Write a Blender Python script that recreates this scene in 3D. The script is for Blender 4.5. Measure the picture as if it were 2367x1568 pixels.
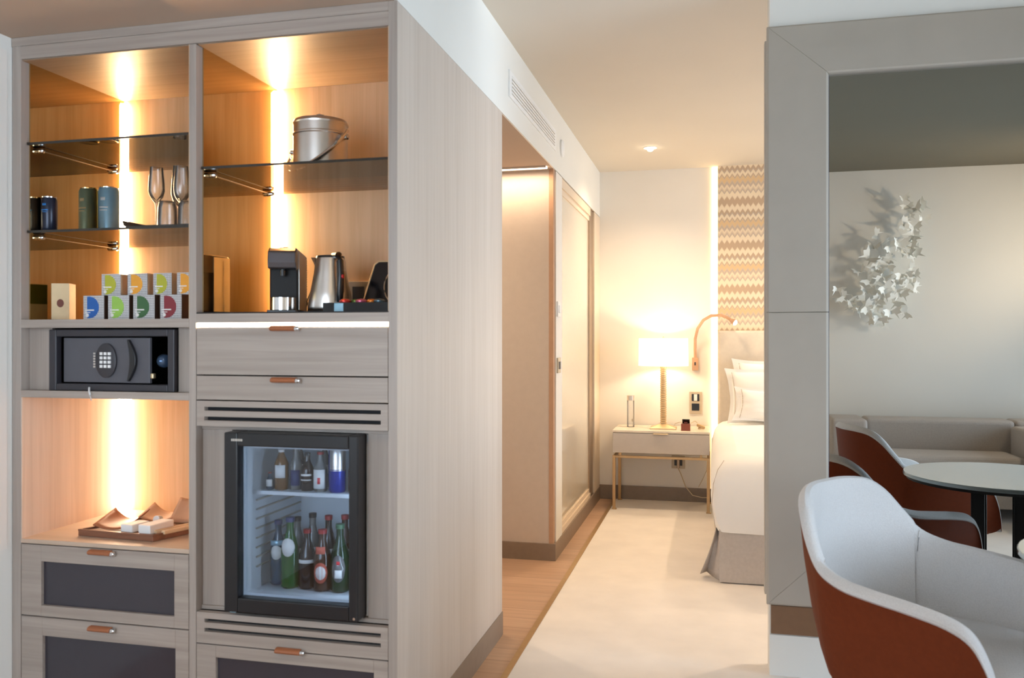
import bpy, bmesh, math, random
from mathutils import Vector, Matrix, noise
R = math.radians
PI = math.pi
rnd = random.Random(7)
S = bpy.context.scene
COL = S.collection
for o in list(bpy.data.objects):
    bpy.data.objects.remove(o)

# ------------------------------------------------------------------ camera
cam = bpy.data.cameras.new('camera'); co = bpy.data.objects.new('camera', cam); COL.objects.link(co)
S.camera = co
cam.sensor_width = 36.0
cam.lens = 1950.0 / 2367.0 * 36.0
cam.clip_start = 0.05
co.location = (0, 0, 1.28)
co.rotation_euler = (R(90), 0, R(13.454))
cam.dof.use_dof = True
cam.dof.focus_distance = 5.5
cam.dof.aperture_fstop = 4.5

# ------------------------------------------------------------------ world and exposure
W = bpy.data.worlds.new('daylight'); S.world = W; W.use_nodes = True
bg = W.node_tree.nodes['Background']
bg.inputs['Color'].default_value = (0.70, 0.83, 1.0, 1)
bg.inputs['Strength'].default_value = 9.0
S.view_settings.view_transform = 'Standard'
S.view_settings.look = 'None'
S.view_settings.gamma = 1.0
S.view_settings.use_curve_mapping = False
S.view_settings.exposure = 0.20
S.cycles.use_denoising = True
S.cycles.max_bounces = 10
S.cycles.diffuse_bounces = 5
S.cycles.glossy_bounces = 5
S.cycles.transmission_bounces = 8
S.cycles.transparent_max_bounces = 40
S.cycles.caustics_reflective = False
S.cycles.caustics_refractive = False
S.cycles.sample_clamp_indirect = 6.0

def area(name, loc, rot, sx, sy, power, color, spread=180, portal=False):
    l = bpy.data.lights.new(name, 'AREA'); l.shape = 'RECTANGLE'; l.size = sx; l.size_y = sy
    l.energy = power; l.color = color; l.spread = R(spread)
    if portal: l.cycles.is_portal = True
    o = bpy.data.objects.new(name, l); COL.objects.link(o); o.location = loc; o.rotation_euler = rot
    return o
def spot(name, loc, power, color, size=120, blend=0.6, rot=(0, 0, 0), radius=0.03):
    l = bpy.data.lights.new(name, 'SPOT'); l.energy = power; l.color = color; l.spot_size = R(size); l.spot_blend = blend
    l.shadow_soft_size = radius
    o = bpy.data.objects.new(name, l); COL.objects.link(o); o.location = loc; o.rotation_euler = rot
    return o
# window openings in the right wall (portals only guide the daylight sampling)
area('window_portal', (3.58, 1.4, 1.25), (0, R(90), 0), 2.3, 3.4, 1, (1, 1, 1), portal=True)
area('window_portal', (-1.25, -0.51, 1.35), (R(-90), 0, 0), 1.6, 1.5, 1, (1, 1, 1), portal=True)  # portal for the added window behind the camera
area('window_portal', (3.58, 5.2, 1.25), (0, R(90), 0), 2.3, 1.9, 1, (1, 1, 1), portal=True)
WARM = (1.0, 0.66, 0.36)
WARM2 = (1.0, 0.74, 0.48)

# ------------------------------------------------------------------ materials
MATS = {}
def newmat(name):
    m = bpy.data.materials.new(name); m.use_nodes = True
    n = m.node_tree.nodes; n.clear()
    out = n.new('ShaderNodeOutputMaterial'); b = n.new('ShaderNodeBsdfPrincipled')
    m.node_tree.links.new(b.outputs[0], out.inputs[0])
    MATS[name] = m
    return m, m.node_tree, b, out
def plain(name, col, rough=0.5, metal=0.0, var=0.04, vscale=30, bump=0.0, bscale=400, spec=0.5, coat=0.0, sheen=0.0):
    m, t, b, out = newmat(name)
    b.inputs['Roughness'].default_value = rough; b.inputs['Metallic'].default_value = metal
    b.inputs['Specular IOR Level'].default_value = spec
    b.inputs['Coat Weight'].default_value = coat
    b.inputs['Sheen Weight'].default_value = sheen
    tc = t.nodes.new('ShaderNodeTexCoord'); nz = t.nodes.new('ShaderNodeTexNoise')
    nz.inputs['Scale'].default_value = vscale; nz.inputs['Detail'].default_value = 3
    t.links.new(tc.outputs['Object'], nz.inputs['Vector'])
    cr = t.nodes.new('ShaderNodeValToRGB')
    c = Vector(col)
    cr.color_ramp.elements[0].position = 0.3; cr.color_ramp.elements[1].position = 0.7
    cr.color_ramp.elements[0].color = (*(c * (1 - var)), 1); cr.color_ramp.elements[1].color = (*[min(1, x * (1 + var)) for x in c], 1)
    t.links.new(nz.outputs['Fac'], cr.inputs['Fac']); t.links.new(cr.outputs[0], b.inputs['Base Color'])
    if bump:
        n2 = t.nodes.new('ShaderNodeTexNoise'); n2.inputs['Scale'].default_value = bscale
        t.links.new(tc.outputs['Object'], n2.inputs['Vector'])
        bp = t.nodes.new('ShaderNodeBump'); bp.inputs['Strength'].default_value = bump; bp.inputs['Distance'].default_value = 0.002
        t.links.new(n2.outputs['Fac'], bp.inputs['Height']); t.links.new(bp.outputs[0], b.inputs['Normal'])
    return m
def wood(name, c1, c2, axis='z', rough=0.45, fine=1.0, coat=0.0):
    m, t, b, out = newmat(name)
    b.inputs['Roughness'].default_value = rough; b.inputs['Coat Weight'].default_value = coat
    tc = t.nodes.new('ShaderNodeTexCoord'); mp = t.nodes.new('ShaderNodeMapping')
    sc = {'x': (2.0, 60, 60), 'y': (60, 2.0, 60), 'z': (60, 60, 2.0)}[axis]
    mp.inputs['Scale'].default_value = [s * fine for s in sc]
    t.links.new(tc.outputs['Object'], mp.inputs['Vector'])
    nz = t.nodes.new('ShaderNodeTexNoise'); nz.inputs['Scale'].default_value = 1.0; nz.inputs['Detail'].default_value = 6; nz.inputs['Distortion'].default_value = 0.6
    t.links.new(mp.outputs[0], nz.inputs['Vector'])
    mp2 = t.nodes.new('ShaderNodeMapping'); mp2.inputs['Scale'].default_value = [s * fine * 0.2 for s in sc]
    t.links.new(tc.outputs['Object'], mp2.inputs['Vector'])
    n2 = t.nodes.new('ShaderNodeTexNoise'); n2.inputs['Scale'].default_value = 1.0; n2.inputs['Detail'].default_value = 3
    t.links.new(mp2.outputs[0], n2.inputs['Vector'])
    ad = t.nodes.new('ShaderNodeMath'); ad.operation = 'MULTIPLY_ADD'; ad.inputs[1].default_value = 0.45
    mu = t.nodes.new('ShaderNodeMath'); mu.operation = 'MULTIPLY'; mu.inputs[1].default_value = 0.55
    t.links.new(nz.outputs['Fac'], mu.inputs[0]); t.links.new(n2.outputs['Fac'], ad.inputs[0]); t.links.new(mu.outputs[0], ad.inputs[2])
    cr = t.nodes.new('ShaderNodeValToRGB'); cr.color_ramp.elements[0].position = 0.36; cr.color_ramp.elements[1].position = 0.64
    cr.color_ramp.elements[0].color = (*c1, 1); cr.color_ramp.elements[1].color = (*c2, 1)
    t.links.new(ad.outputs[0], cr.inputs['Fac']); t.links.new(cr.outputs[0], b.inputs['Base Color'])
    bp = t.nodes.new('ShaderNodeBump'); bp.inputs['Strength'].default_value = 0.08; bp.inputs['Distance'].default_value = 0.002
    t.links.new(nz.outputs['Fac'], bp.inputs['Height']); t.links.new(bp.outputs[0], b.inputs['Normal'])
    return m
def emit(name, col, strength):
    m, t, b, out = newmat(name)
    b.inputs['Base Color'].default_value = (*col, 1)
    b.inputs['Emission Color'].default_value = (*col, 1); b.inputs['Emission Strength'].default_value = strength
    return m
def thinglass(name, tint, refl=0.12, rough=0.0):
    m, t, b, out = newmat(name)
    t.nodes.remove(b)
    tr = t.nodes.new('ShaderNodeBsdfTransparent'); tr.inputs[0].default_value = (*tint, 1)
    gl = t.nodes.new('ShaderNodeBsdfGlossy'); gl.inputs['Roughness'].default_value = rough
    lw = t.nodes.new('ShaderNodeFresnel'); lw.inputs['IOR'].default_value = 1.5
    ad = t.nodes.new('ShaderNodeMath'); ad.operation = 'MULTIPLY_ADD'; ad.inputs[1].default_value = 1.0; ad.inputs[2].default_value = refl; ad.use_clamp = True
    mx = t.nodes.new('ShaderNodeMixShader')
    t.links.new(lw.outputs[0], ad.inputs[0]); t.links.new(ad.outputs[0], mx.inputs[0])
    t.links.new(tr.outputs[0], mx.inputs[1]); t.links.new(gl.outputs[0], mx.inputs[2]); t.links.new(mx.outputs[0], out.inputs[0])
    return m
def glassmat(name, col, rough=0.0):
    m, t, b, out = newmat(name)
    b.inputs['Base Color'].default_value = (*col, 1); b.inputs['Transmission Weight'].default_value = 1.0
    b.inputs['Roughness'].default_value = rough; b.inputs['IOR'].default_value = 1.45
    return m
def mirrormat(name, col, rough=0.01):
    m, t, b, out = newmat(name)
    b.inputs['Base Color'].default_value = (*col, 1); b.inputs['Metallic'].default_value = 1.0; b.inputs['Roughness'].default_value = rough
    return m

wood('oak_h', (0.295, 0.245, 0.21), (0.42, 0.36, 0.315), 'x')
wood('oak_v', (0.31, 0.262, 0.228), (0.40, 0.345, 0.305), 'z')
wood('oak_side_lit', (0.54, 0.47, 0.41), (0.61, 0.54, 0.48), 'z', fine=1.0)  # same oak as the fronts, lightened for the daylight falling on it
wood('oak_in', (0.58, 0.37, 0.20), (0.70, 0.47, 0.28), 'z')
wood('oak_in_h', (0.22, 0.155, 0.105), (0.28, 0.20, 0.14), 'x')  # ceiling lining oak, darkened to offset the light strip close to it
wood('oak_shelf', (0.46, 0.35, 0.26), (0.56, 0.43, 0.33), 'x')
wood('oak_pale', (0.66, 0.50, 0.38), (0.78, 0.61, 0.48), 'z')
wood('walnut', (0.16, 0.065, 0.035), (0.26, 0.11, 0.06), 'x')
wood('pale_wood', (0.60, 0.42, 0.25), (0.74, 0.54, 0.34), 'y')
plain('wall', (0.80, 0.77, 0.72), 0.8, var=0.015, vscale=3)
plain('wall_white', (0.78, 0.775, 0.735), 0.75, var=0.01, vscale=3)
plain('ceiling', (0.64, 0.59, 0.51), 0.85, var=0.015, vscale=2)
plain('ceiling_shaded', (0.165, 0.15, 0.11), 0.8, var=0.02, vscale=2)  # low light on the sitting area ceiling put into its dark colour
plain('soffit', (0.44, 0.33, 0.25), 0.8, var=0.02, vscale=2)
plain('baseboard', (0.25, 0.19, 0.145), 0.45, var=0.05)
plain('carpet', (0.78, 0.72, 0.66), 0.95, var=0.05, vscale=5, bump=0.35, bscale=500, sheen=0.2)
plain('brass', (0.74, 0.58, 0.36), 0.4, 0.8)
plain('brass_soft', (0.50, 0.34, 0.18), 0.4, 0.9)
plain('black_plastic', (0.012, 0.012, 0.014), 0.3)
plain('black_gloss', (0.008, 0.008, 0.010), 0.12)
plain('black_matt', (0.010, 0.009, 0.009), 0.55, spec=0.3)
plain('dark_slot', (0.006, 0.006, 0.008), 0.8)
plain('safe_grey', (0.085, 0.085, 0.10), 0.5)
plain('safe_frame', (0.03, 0.028, 0.035), 0.45)
plain('chrome', (0.75, 0.75, 0.76), 0.12, 1.0, var=0.01)
plain('steel', (0.70, 0.66, 0.62), 0.32, 1.0, var=0.02)
plain('steel_brushed', (0.50, 0.48, 0.46), 0.5, 1.0, var=0.03)
plain('gunmetal', (0.16, 0.16, 0.18), 0.28, 0.9, var=0.02)
plain('leather', (0.34, 0.115, 0.045), 0.5, bump=0.2, bscale=200)
plain('leather_tan', (0.50, 0.30, 0.19), 0.6, bump=0.15, bscale=200)
plain('white_plastic', (0.80, 0.80, 0.80), 0.35, var=0.01)
plain('white_matt', (0.82, 0.82, 0.81), 0.7, var=0.015)
plain('paper', (0.90, 0.91, 0.87), 0.8, var=0.02)
plain('linen', (0.84, 0.83, 0.81), 0.8, var=0.015, vscale=4, bump=0.15, bscale=900, sheen=0.2)
plain('skirt', (0.50, 0.45, 0.41), 0.85, var=0.05, vscale=60, bump=0.2, bscale=900)
plain('headboard', (0.62, 0.55, 0.46), 0.8, var=0.03, vscale=40, bump=0.2, bscale=900)
plain('piping', (0.52, 0.44, 0.36), 0.8)
plain('frame_leather', (0.45, 0.405, 0.345), 0.62, var=0.03, vscale=6, bump=0.08, bscale=900)
plain('band', (0.21, 0.11, 0.055), 0.5)
plain('shell_leather', (0.16, 0.032, 0.009), 0.65, spec=0.15, var=0.06, vscale=60, bump=0.25, bscale=500)
plain('chair_fabric', (0.66, 0.66, 0.665), 0.85, var=0.06, vscale=260, bump=0.9, bscale=300, sheen=0.3)
plain('sofa_fabric', (0.47, 0.43, 0.40), 0.9, var=0.05, vscale=120, bump=0.3, bscale=500)
plain('ns_leather', (0.50, 0.46, 0.43), 0.55, var=0.02)
plain('marble', (0.74, 0.66, 0.55), 0.25, var=0.10, vscale=14)
plain('plate_beige', (0.52, 0.44, 0.33), 0.4)
plain('cream_glass', (0.78, 0.70, 0.58), 0.12, var=0.01, coat=0.6)
plain('bronze', (0.36, 0.27, 0.19), 0.4, 0.6)
plain('taupe_panel', (0.60, 0.52, 0.46), 0.45, var=0.02)
plain('cream_edge', (0.72, 0.60, 0.47), 0.5, var=0.02)
plain('dark_glass', (0.045, 0.04, 0.05), 0.12, var=0.02)
plain('amber', (0.16, 0.065, 0.01), 0.15)
plain('label_white', (0.75, 0.73, 0.70), 0.6)
plain('label_red', (0.50, 0.10, 0.06), 0.6)
plain('red', (0.65, 0.03, 0.04), 0.4)
plain('cap_red', (0.30, 0.02, 0.02), 0.4)
plain('cap_blue', (0.02, 0.03, 0.12), 0.4)
plain('cap_green', (0.04, 0.12, 0.06), 0.4)
plain('cola', (0.02, 0.010, 0.008), 0.12)
plain('brown_bottle', (0.05, 0.022, 0.012), 0.12)
plain('green_bottle', (0.010, 0.08, 0.012), 0.12)
plain('dark_green', (0.012, 0.035, 0.015), 0.12)
plain('blue_bottle', (0.02, 0.05, 0.09), 0.12)
plain('clear_liquor', (0.17, 0.165, 0.16), 0.12)
plain('water_clear', (0.50, 0.48, 0.45), 0.1)
plain('can_blue', (0.03, 0.22, 0.62), 0.28, 0.4)
plain('can_pale', (0.30, 0.50, 0.62), 0.28, 0.4)
plain('can_dark', (0.015, 0.02, 0.04), 0.25, 0.3)
plain('energy_blue', (0.01, 0.025, 0.26), 0.3, 0.3)
plain('fridge_white', (0.70, 0.74, 0.78), 0.35, var=0.01)
plain('c_blue', (0.01, 0.10, 0.36), 0.5); plain('c_lime', (0.28, 0.50, 0.08), 0.5); plain('c_green', (0.04, 0.12, 0.04), 0.5)
plain('c_maroon', (0.22, 0.02, 0.03), 0.5); plain('c_olive', (0.42, 0.42, 0.03), 0.5); plain('c_orange', (0.78, 0.34, 0.03), 0.5)
plain('c_darkolive', (0.10, 0.11, 0.01), 0.5)
plain('box_kraft', (0.62, 0.42, 0.25), 0.6); plain('box_dark', (0.06, 0.03, 0.02), 0.6); plain('box_cream', (0.72, 0.55, 0.32), 0.6); plain('dot_brown', (0.16, 0.04, 0.02), 0.6)
plain('cap_rose', (0.55, 0.12, 0.20), 0.3, 0.5); plain('cap_orange', (0.70, 0.22, 0.03), 0.3, 0.5); plain('cap_moss', (0.14, 0.22, 0.05), 0.3, 0.5)
plain('cap_crimson', (0.60, 0.05, 0.04), 0.3, 0.5); plain('cap_teal', (0.10, 0.16, 0.19), 0.3, 0.5)
plain('cable_cream', (0.62, 0.50, 0.34), 0.5)
plain('blue_glow', (0.10, 0.17, 0.30), 0.15, 0.6)
plain('yellow', (0.40, 0.30, 0.03), 0.5)
plain('table_glass', (0.42, 0.50, 0.52), 0.06, var=0.01, coat=1.0)
plain('brown_red', (0.22, 0.055, 0.03), 0.5)
emit('led_warm', (1.0, 0.63, 0.31), 125.0)
emit('led_low', (1.0, 0.70, 0.45), 48.0)
emit('led_slot', (1.0, 0.80, 0.58), 16.0)
emit('led_hall', (1.0, 0.80, 0.58), 12.0)
emit('led_head', (1.0, 0.74, 0.42), 5.0)
emit('bulb', (1.0, 0.85, 0.62), 30.0)
emit('screen', (0.45, 0.6, 0.5), 0.5)
thinglass('pane', (0.97, 0.98, 0.97), 0.02)
thinglass('shelf_glass', (0.84, 0.74, 0.62), 0.0)
thinglass('clear_bottle', (0.96, 0.97, 0.97), 0.05, 0.45)
thinglass('fridge_glass', (0.93, 0.96, 1.0), 0.0)
plain('glass_edge', (0.03, 0.025, 0.02), 0.2)
thinglass('crystal', (0.98, 0.98, 0.98), 0.03, 0.22)
mirrormat('bronze_mirror', (0.74, 0.53, 0.27))
mirrormat('wall_mirror', (0.68, 0.70, 0.69))

# box side with a fine grey check pattern (tea cartons)
def carton(name):
    m, t, b, out = newmat(name)
    b.inputs['Roughness'].default_value = 0.6
    tc = t.nodes.new('ShaderNodeTexCoord'); mp = t.nodes.new('ShaderNodeMapping'); mp.inputs['Rotation'].default_value = (0, R(45), 0)
    ch = t.nodes.new('ShaderNodeTexChecker'); ch.inputs['Scale'].default_value = 260
    ch.inputs['Color1'].default_value = (0.70, 0.69, 0.68, 1); ch.inputs['Color2'].default_value = (0.20, 0.19, 0.20, 1)
    t.links.new(tc.outputs['Object'], mp.inputs[0]); t.links.new(mp.outputs[0], ch.inputs['Vector']); t.links.new(ch.outputs[0], b.inputs['Base Color'])
carton('carton')

# zigzag wallpaper
def chevron(name):
    m, t, b, out = newmat(name)
    b.inputs['Roughness'].default_value = 0.7
    N = t.nodes; L = t.links
    tc = N.new('ShaderNodeTexCoord'); sp = N.new('ShaderNodeSeparateXYZ'); L.new(tc.outputs['Object'], sp.inputs[0])
    pp = N.new('ShaderNodeMath'); pp.operation = 'PINGPONG'; pp.inputs[1].default_value = 0.0195
    L.new(sp.outputs['X'], pp.inputs[0])
    ma = N.new('ShaderNodeMath'); ma.operation = 'MULTIPLY_ADD'; ma.inputs[1].default_value = 1.45
    L.new(pp.outputs[0], ma.inputs[0]); L.new(sp.outputs['Z'], ma.inputs[2])
    dv = N.new('ShaderNodeMath'); dv.operation = 'DIVIDE'; dv.inputs[1].default_value = 0.338
    L.new(ma.outputs[0], dv.inputs[0])
    fr = N.new('ShaderNodeMath'); fr.operation = 'FRACT'; L.new(dv.outputs[0], fr.inputs[0])
    cr = N.new('ShaderNodeValToRGB'); L.new(fr.outputs[0], cr.inputs[0])
    e = cr.color_ramp; e.interpolation = 'LINEAR'
    tan = (0.52, 0.38, 0.26, 1); cream = (0.80, 0.68, 0.50, 1); beige = (0.62, 0.49, 0.36, 1); gold = (0.70, 0.50, 0.28, 1); grey = (0.50, 0.42, 0.35, 1)
    seq = [(0, tan), (0.03, tan), (0.07, cream), (0.17, cream), (0.19, grey), (0.22, beige), (0.30, cream), (0.33, beige), (0.36, grey), (0.40, beige), (0.44, gold), (0.50, gold), (0.52, beige), (0.55, tan), (0.58, cream), (0.64, cream), (0.66, grey), (0.70, tan), (0.74, tan), (0.77, cream), (0.86, cream), (0.90, tan), (1.0, tan)]
    e.elements[0].position, e.elements[0].color = seq[0]; e.elements[1].position, e.elements[1].color = seq[-1]
    for p, c in seq[1:-1]:
        q = e.elements.new(p); q.color = c
    L.new(cr.outputs[0], b.inputs['Base Color'])
chevron('chevron')

# plank floor
def planks(name):
    m, t, b, out = newmat(name)
    b.inputs['Roughness'].default_value = 0.42
    N = t.nodes; L = t.links
    tc = N.new('ShaderNodeTexCoord')
    br = N.new('ShaderNodeTexBrick'); br.inputs['Scale'].default_value = 1.0
    br.inputs['Color1'].default_value = (0.46, 0.29, 0.19, 1); br.inputs['Color2'].default_value = (0.54, 0.35, 0.235, 1); br.inputs['Mortar'].default_value = (0.30, 0.18, 0.11, 1)
    br.inputs['Mortar Size'].default_value = 0.0015; br.inputs['Brick Width'].default_value = 1.3; br.inputs['Row Height'].default_value = 0.13
    L.new(tc.outputs['Object'], br.inputs['Vector'])
    mp = N.new('ShaderNodeMapping'); mp.inputs['Scale'].default_value = (2.5, 45, 1); L.new(tc.outputs['Object'], mp.inputs[0])
    nz = N.new('ShaderNodeTexNoise'); nz.inputs['Scale'].default_value = 1; nz.inputs['Detail'].default_value = 5; L.new(mp.outputs[0], nz.inputs['Vector'])
    mr = N.new('ShaderNodeMapRange'); mr.inputs['To Min'].default_value = 0.78; mr.inputs['To Max'].default_value = 1.22; L.new(nz.outputs['Fac'], mr.inputs[0])
    mx = N.new('ShaderNodeMix'); mx.data_type = 'RGBA'; mx.blend_type = 'MULTIPLY'; mx.inputs['Factor'].default_value = 1
    L.new(br.outputs['Color'], mx.inputs['A']); L.new(mr.outputs[0], mx.inputs['B']); L.new(mx.outputs['Result'], b.inputs['Base Color'])
planks('planks')

def shademat(name):
    m, t, b, out = newmat(name)
    t.nodes.remove(b)
    d = t.nodes.new('ShaderNodeBsdfDiffuse'); d.inputs[0].default_value = (0.85, 0.80, 0.70, 1)
    tr = t.nodes.new('ShaderNodeBsdfTranslucent'); tr.inputs[0].default_value = (0.90, 0.80, 0.62, 1)
    mx = t.nodes.new('ShaderNodeMixShader'); mx.inputs[0].default_value = 0.55
    em = t.nodes.new('ShaderNodeEmission'); em.inputs[0].default_value = (1, 0.86, 0.66, 1); em.inputs[1].default_value = 1.0
    ad = t.nodes.new('ShaderNodeAddShader')
    t.links.new(d.outputs[0], mx.inputs[1]); t.links.new(tr.outputs[0], mx.inputs[2])
    t.links.new(mx.outputs[0], ad.inputs[0]); t.links.new(em.outputs[0], ad.inputs[1]); t.links.new(ad.outputs[0], out.inputs[0])
shademat('lamp_shade')

# ------------------------------------------------------------------ mesh helpers
WP = {}          # world position of every object built so far
class MB:
    def __init__(s): s.v = []; s.f = []; s.mi = []; s.m = 0; s.sm = []; s.smooth = False
    def add(s, vs, fs):
        b = len(s.v); s.v += [Vector(p) for p in vs]
        for f in fs: s.f.append([i + b for i in f]); s.mi.append(s.m); s.sm.append(s.smooth)
        return b
    def box(s, x0, x1, y0, y1, z0, z1, M=None):
        vs = [(x, y, z) for z in (z0, z1) for y in (y0, y1) for x in (x0, x1)]
        if M: vs = [M @ Vector(p) for p in vs]
        s.add(vs, [(0, 2, 3, 1), (4, 5, 7, 6), (0, 1, 5, 4), (2, 6, 7, 3), (0, 4, 6, 2), (1, 3, 7, 5)]); return s
    def lathe(s, prof, c=(0, 0, 0), n=24, M=None, sx=1, sy=1):
        vs = []
        for r, z in prof:
            for i in range(n):
                a = 2 * PI * i / n; vs.append(Vector((r * math.cos(a) * sx, r * math.sin(a) * sy, z)))
        if M: vs = [M @ p for p in vs]
        vs = [p + Vector(c) for p in vs]
        fs = []
        for k in range(len(prof) - 1):
            for i in range(n):
                j = (i + 1) % n; fs.append((k * n + i, k * n + j, (k + 1) * n + j, (k + 1) * n + i))
        if prof[0][0] > 1e-5: fs.append(tuple(range(n - 1, -1, -1)))
        if prof[-1][0] > 1e-5: fs.append(tuple((len(prof) - 1) * n + i for i in range(n)))
        o = s.smooth; s.smooth = True; s.add(vs, fs); s.smooth = o; return s
    def tube(s, pts, r, n=10, flat=1.0, closed=False):
        pts = [Vector(p) for p in pts]; vs = []; m = len(pts)
        rr = r if isinstance(r, (list, tuple)) else [r] * m
        up0 = Vector((0, 0, 1))
        for k, p in enumerate(pts):
            d = (pts[min(k + 1, m - 1)] - pts[max(k - 1, 0)]).normalized()
            if abs(d.dot(up0)) > 0.95: u = d.cross(Vector((0, 1, 0))).normalized()
            else: u = d.cross(up0).normalized()
            w = u.cross(d).normalized()
            for i in range(n):
                a = 2 * PI * i / n; vs.append(p + u * math.cos(a) * rr[k] + w * math.sin(a) * rr[k] * flat)
        fs = []
        for k in range(m - 1):
            for i in range(n):
                j = (i + 1) % n; fs.append((k * n + i, k * n + j, (k + 1) * n + j, (k + 1) * n + i))
        fs.append(tuple(range(n - 1, -1, -1))); fs.append(tuple((m - 1) * n + i for i in range(n)))
        o = s.smooth; s.smooth = True; s.add(vs, fs); s.smooth = o; return s
    def grid(s, rows, closed=False):
        n = len(rows[0]); vs = [p for r in rows for p in r]; fs = []
        for k in range(len(rows) - 1):
            for i in range(n - (0 if closed else 1)):
                j = (i + 1) % n; fs.append((k * n + i, k * n + j, (k + 1) * n + j, (k + 1) * n + i))
        o = s.smooth; s.smooth = True; s.add(vs, fs); s.smooth = o; return s
    def prism(s, poly, a, b, axis='y'):
        # poly: list of 2D points; extruded between a and b along axis
        def mk(p, t):
            return {'y': (p[0], t, p[1]), 'x': (t, p[0], p[1]), 'z': (p[0], p[1], t)}[axis]
        n = len(poly); vs = [mk(p, a) for p in poly] + [mk(p, b) for p in poly]
        fs = [tuple(range(n)), tuple(range(2 * n - 1, n - 1, -1))] + [(i, i + n, (i + 1) % n + n, (i + 1) % n) for i in range(n)]
        s.add(vs, fs); return s
    def build(s, name, mats, parent=None, bevel=0, origin=None, sub=0, segs=2, solid=0):
        if isinstance(mats, str): mats = [mats]
        me = bpy.data.meshes.new(name)
        if origin is None:
            xs = [p.x for p in s.v]; ys = [p.y for p in s.v]; zs = [p.z for p in s.v]
            origin = Vector(((min(xs) + max(xs)) / 2, (min(ys) + max(ys)) / 2, min(zs)))
        origin = Vector(origin)
        me.from_pydata([p - origin for p in s.v], [], s.f)
        for m in mats: me.materials.append(MATS[m])
        for p, i, q in zip(me.polygons, s.mi, s.sm): p.material_index = i; p.use_smooth = q
        bm = bmesh.new(); bm.from_mesh(me); bmesh.ops.recalc_face_normals(bm, faces=bm.faces)
        for e_ in bm.edges:
            if len(e_.link_faces) == 2 and e_.calc_face_angle(0) > R(38): e_.smooth = False
        bm.to_mesh(me); bm.free()
        o = bpy.data.objects.new(name, me); COL.objects.link(o)
        if parent is not None:
            o.parent = parent; o.location = origin - WP[parent.name]
        else: o.location = origin
        WP[o.name] = origin
        if solid:
            md = o.modifiers.new('solid', 'SOLIDIFY'); md.thickness = solid; md.offset = 0
        if bevel:
            md = o.modifiers.new('bevel', 'BEVEL'); md.width = bevel; md.segments = segs; md.limit_method = 'ANGLE'; md.angle_limit = R(40)
            md.harden_normals = False
        if sub:
            md = o.modifiers.new('sub', 'SUBSURF'); md.levels = sub; md.render_levels = sub
        return o
def B(*a, M=None): return MB().box(*a, M=M)
def tag(o, label, cat=None, group=None, kind=None):
    o['label'] = label
    if cat: o['category'] = cat
    if group: o['group'] = group
    if kind: o['kind'] = kind
    return o
def thing(name, label, cat, loc, group=None):
    o = bpy.data.objects.new(name, None); COL.objects.link(o); o.location = loc; o.empty_display_size = 0.05
    WP[o.name] = Vector(loc); return tag(o, label, cat, group)
def struct(name, mb, mat, label=None, bevel=0):
    o = mb.build(name, mat, bevel=bevel); o['kind'] = 'structure'; o['label'] = label or name.replace('_', ' '); o['category'] = name.split('_')[0]
    return o
def kids(o): return [c for c in bpy.data.objects if c.parent == o]
def copy_tree(o, parent=None, **kw):
    c = o.copy(); COL.objects.link(c)
    if parent: c.parent = parent
    for k in kids(o): copy_tree(k, c)
    for k, v in kw.items():
        if k in ('location', 'rotation_euler'): setattr(c, k, v)
        else: c[k] = v
    WP[c.name] = Vector(c.location)
    return c
def ringbox(x0, x1, z0, z1, ix0, ix1, iz0, iz1, y0, y1):
    """rectangular frame in the x-z plane between y0 and y1"""
    m = MB(); m.box(x0, ix0, y0, y1, z0, z1); m.box(ix1, x1, y0, y1, z0, z1)
    m.box(ix0, ix1, y0, y1, z0, iz0); m.box(ix0, ix1, y0, y1, iz1, z1); return m

# ------------------------------------------------------------------ the setting
CZ = 2.62
struct('floor', B(-2.35, 3.7, -0.65, 6.9, -0.06, 0.0), 'planks', 'pale oak plank floor')
m = B(-0.755, 3.6, -0.52, 6.745, 0.0005, 0.006)
struct('floor_carpet', m, 'carpet', 'cream carpet of the bedroom and sitting area')
struct('trim_1', B(-0.780, -0.755, -0.52, 6.72, 0.0, 0.009), 'brass_soft', 'thin brass strip between the planks and the carpet')
struct('ceiling', MB().box(-0.892, 3.7, 3.12, 6.9, CZ, CZ + 0.06), 'ceiling', 'warm white bedroom ceiling')
struct('ceiling_sitting', MB().box(-0.892, 3.7, -0.65, 3.12, CZ, CZ + 0.06), 'ceiling_shaded', 'ceiling above the sitting area')
# dropped soffit over the cabinet and the hall
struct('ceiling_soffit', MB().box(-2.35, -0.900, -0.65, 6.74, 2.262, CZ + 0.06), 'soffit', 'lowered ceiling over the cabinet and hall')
struct('wall_header', B(-0.900, -0.892, -0.52, 6.76, 2.262, CZ), 'wall_white', 'white face of the dropped ceiling above the cabinet')
struct('wall_back', B(-2.35, 3.7, 6.76, 6.9, 0, CZ), 'wall', 'cream wall behind the bedside table')
struct('baseboard_back', B(-0.892, -0.016, 6.74, 6.76, 0, 0.112), 'baseboard', 'dark bronze skirting behind the bedside table')
struct('wall_left', B(-2.35, -2.23, -0.65, 4.79, 0, 2.262), 'wall_white', 'pale wall at the far left beside the cabinet')
struct('trim_2', B(-2.23, -2.226, 1.2, 2.276, 0.60, 2.215), 'wall', 'cream panel on the far left wall')
m = MB(); m.box(-2.35, -2.0, -0.65, -0.52, 0, CZ).box(-0.5, 3.7, -0.65, -0.52, 0, CZ).box(-2.0, -0.5, -0.65, -0.52, 0, 0.6).box(-2.0, -0.5, -0.65, -0.52, 2.1, CZ)
struct('wall_front', m, 'wall_white', 'wall behind the sofa')
m = MB()
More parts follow.
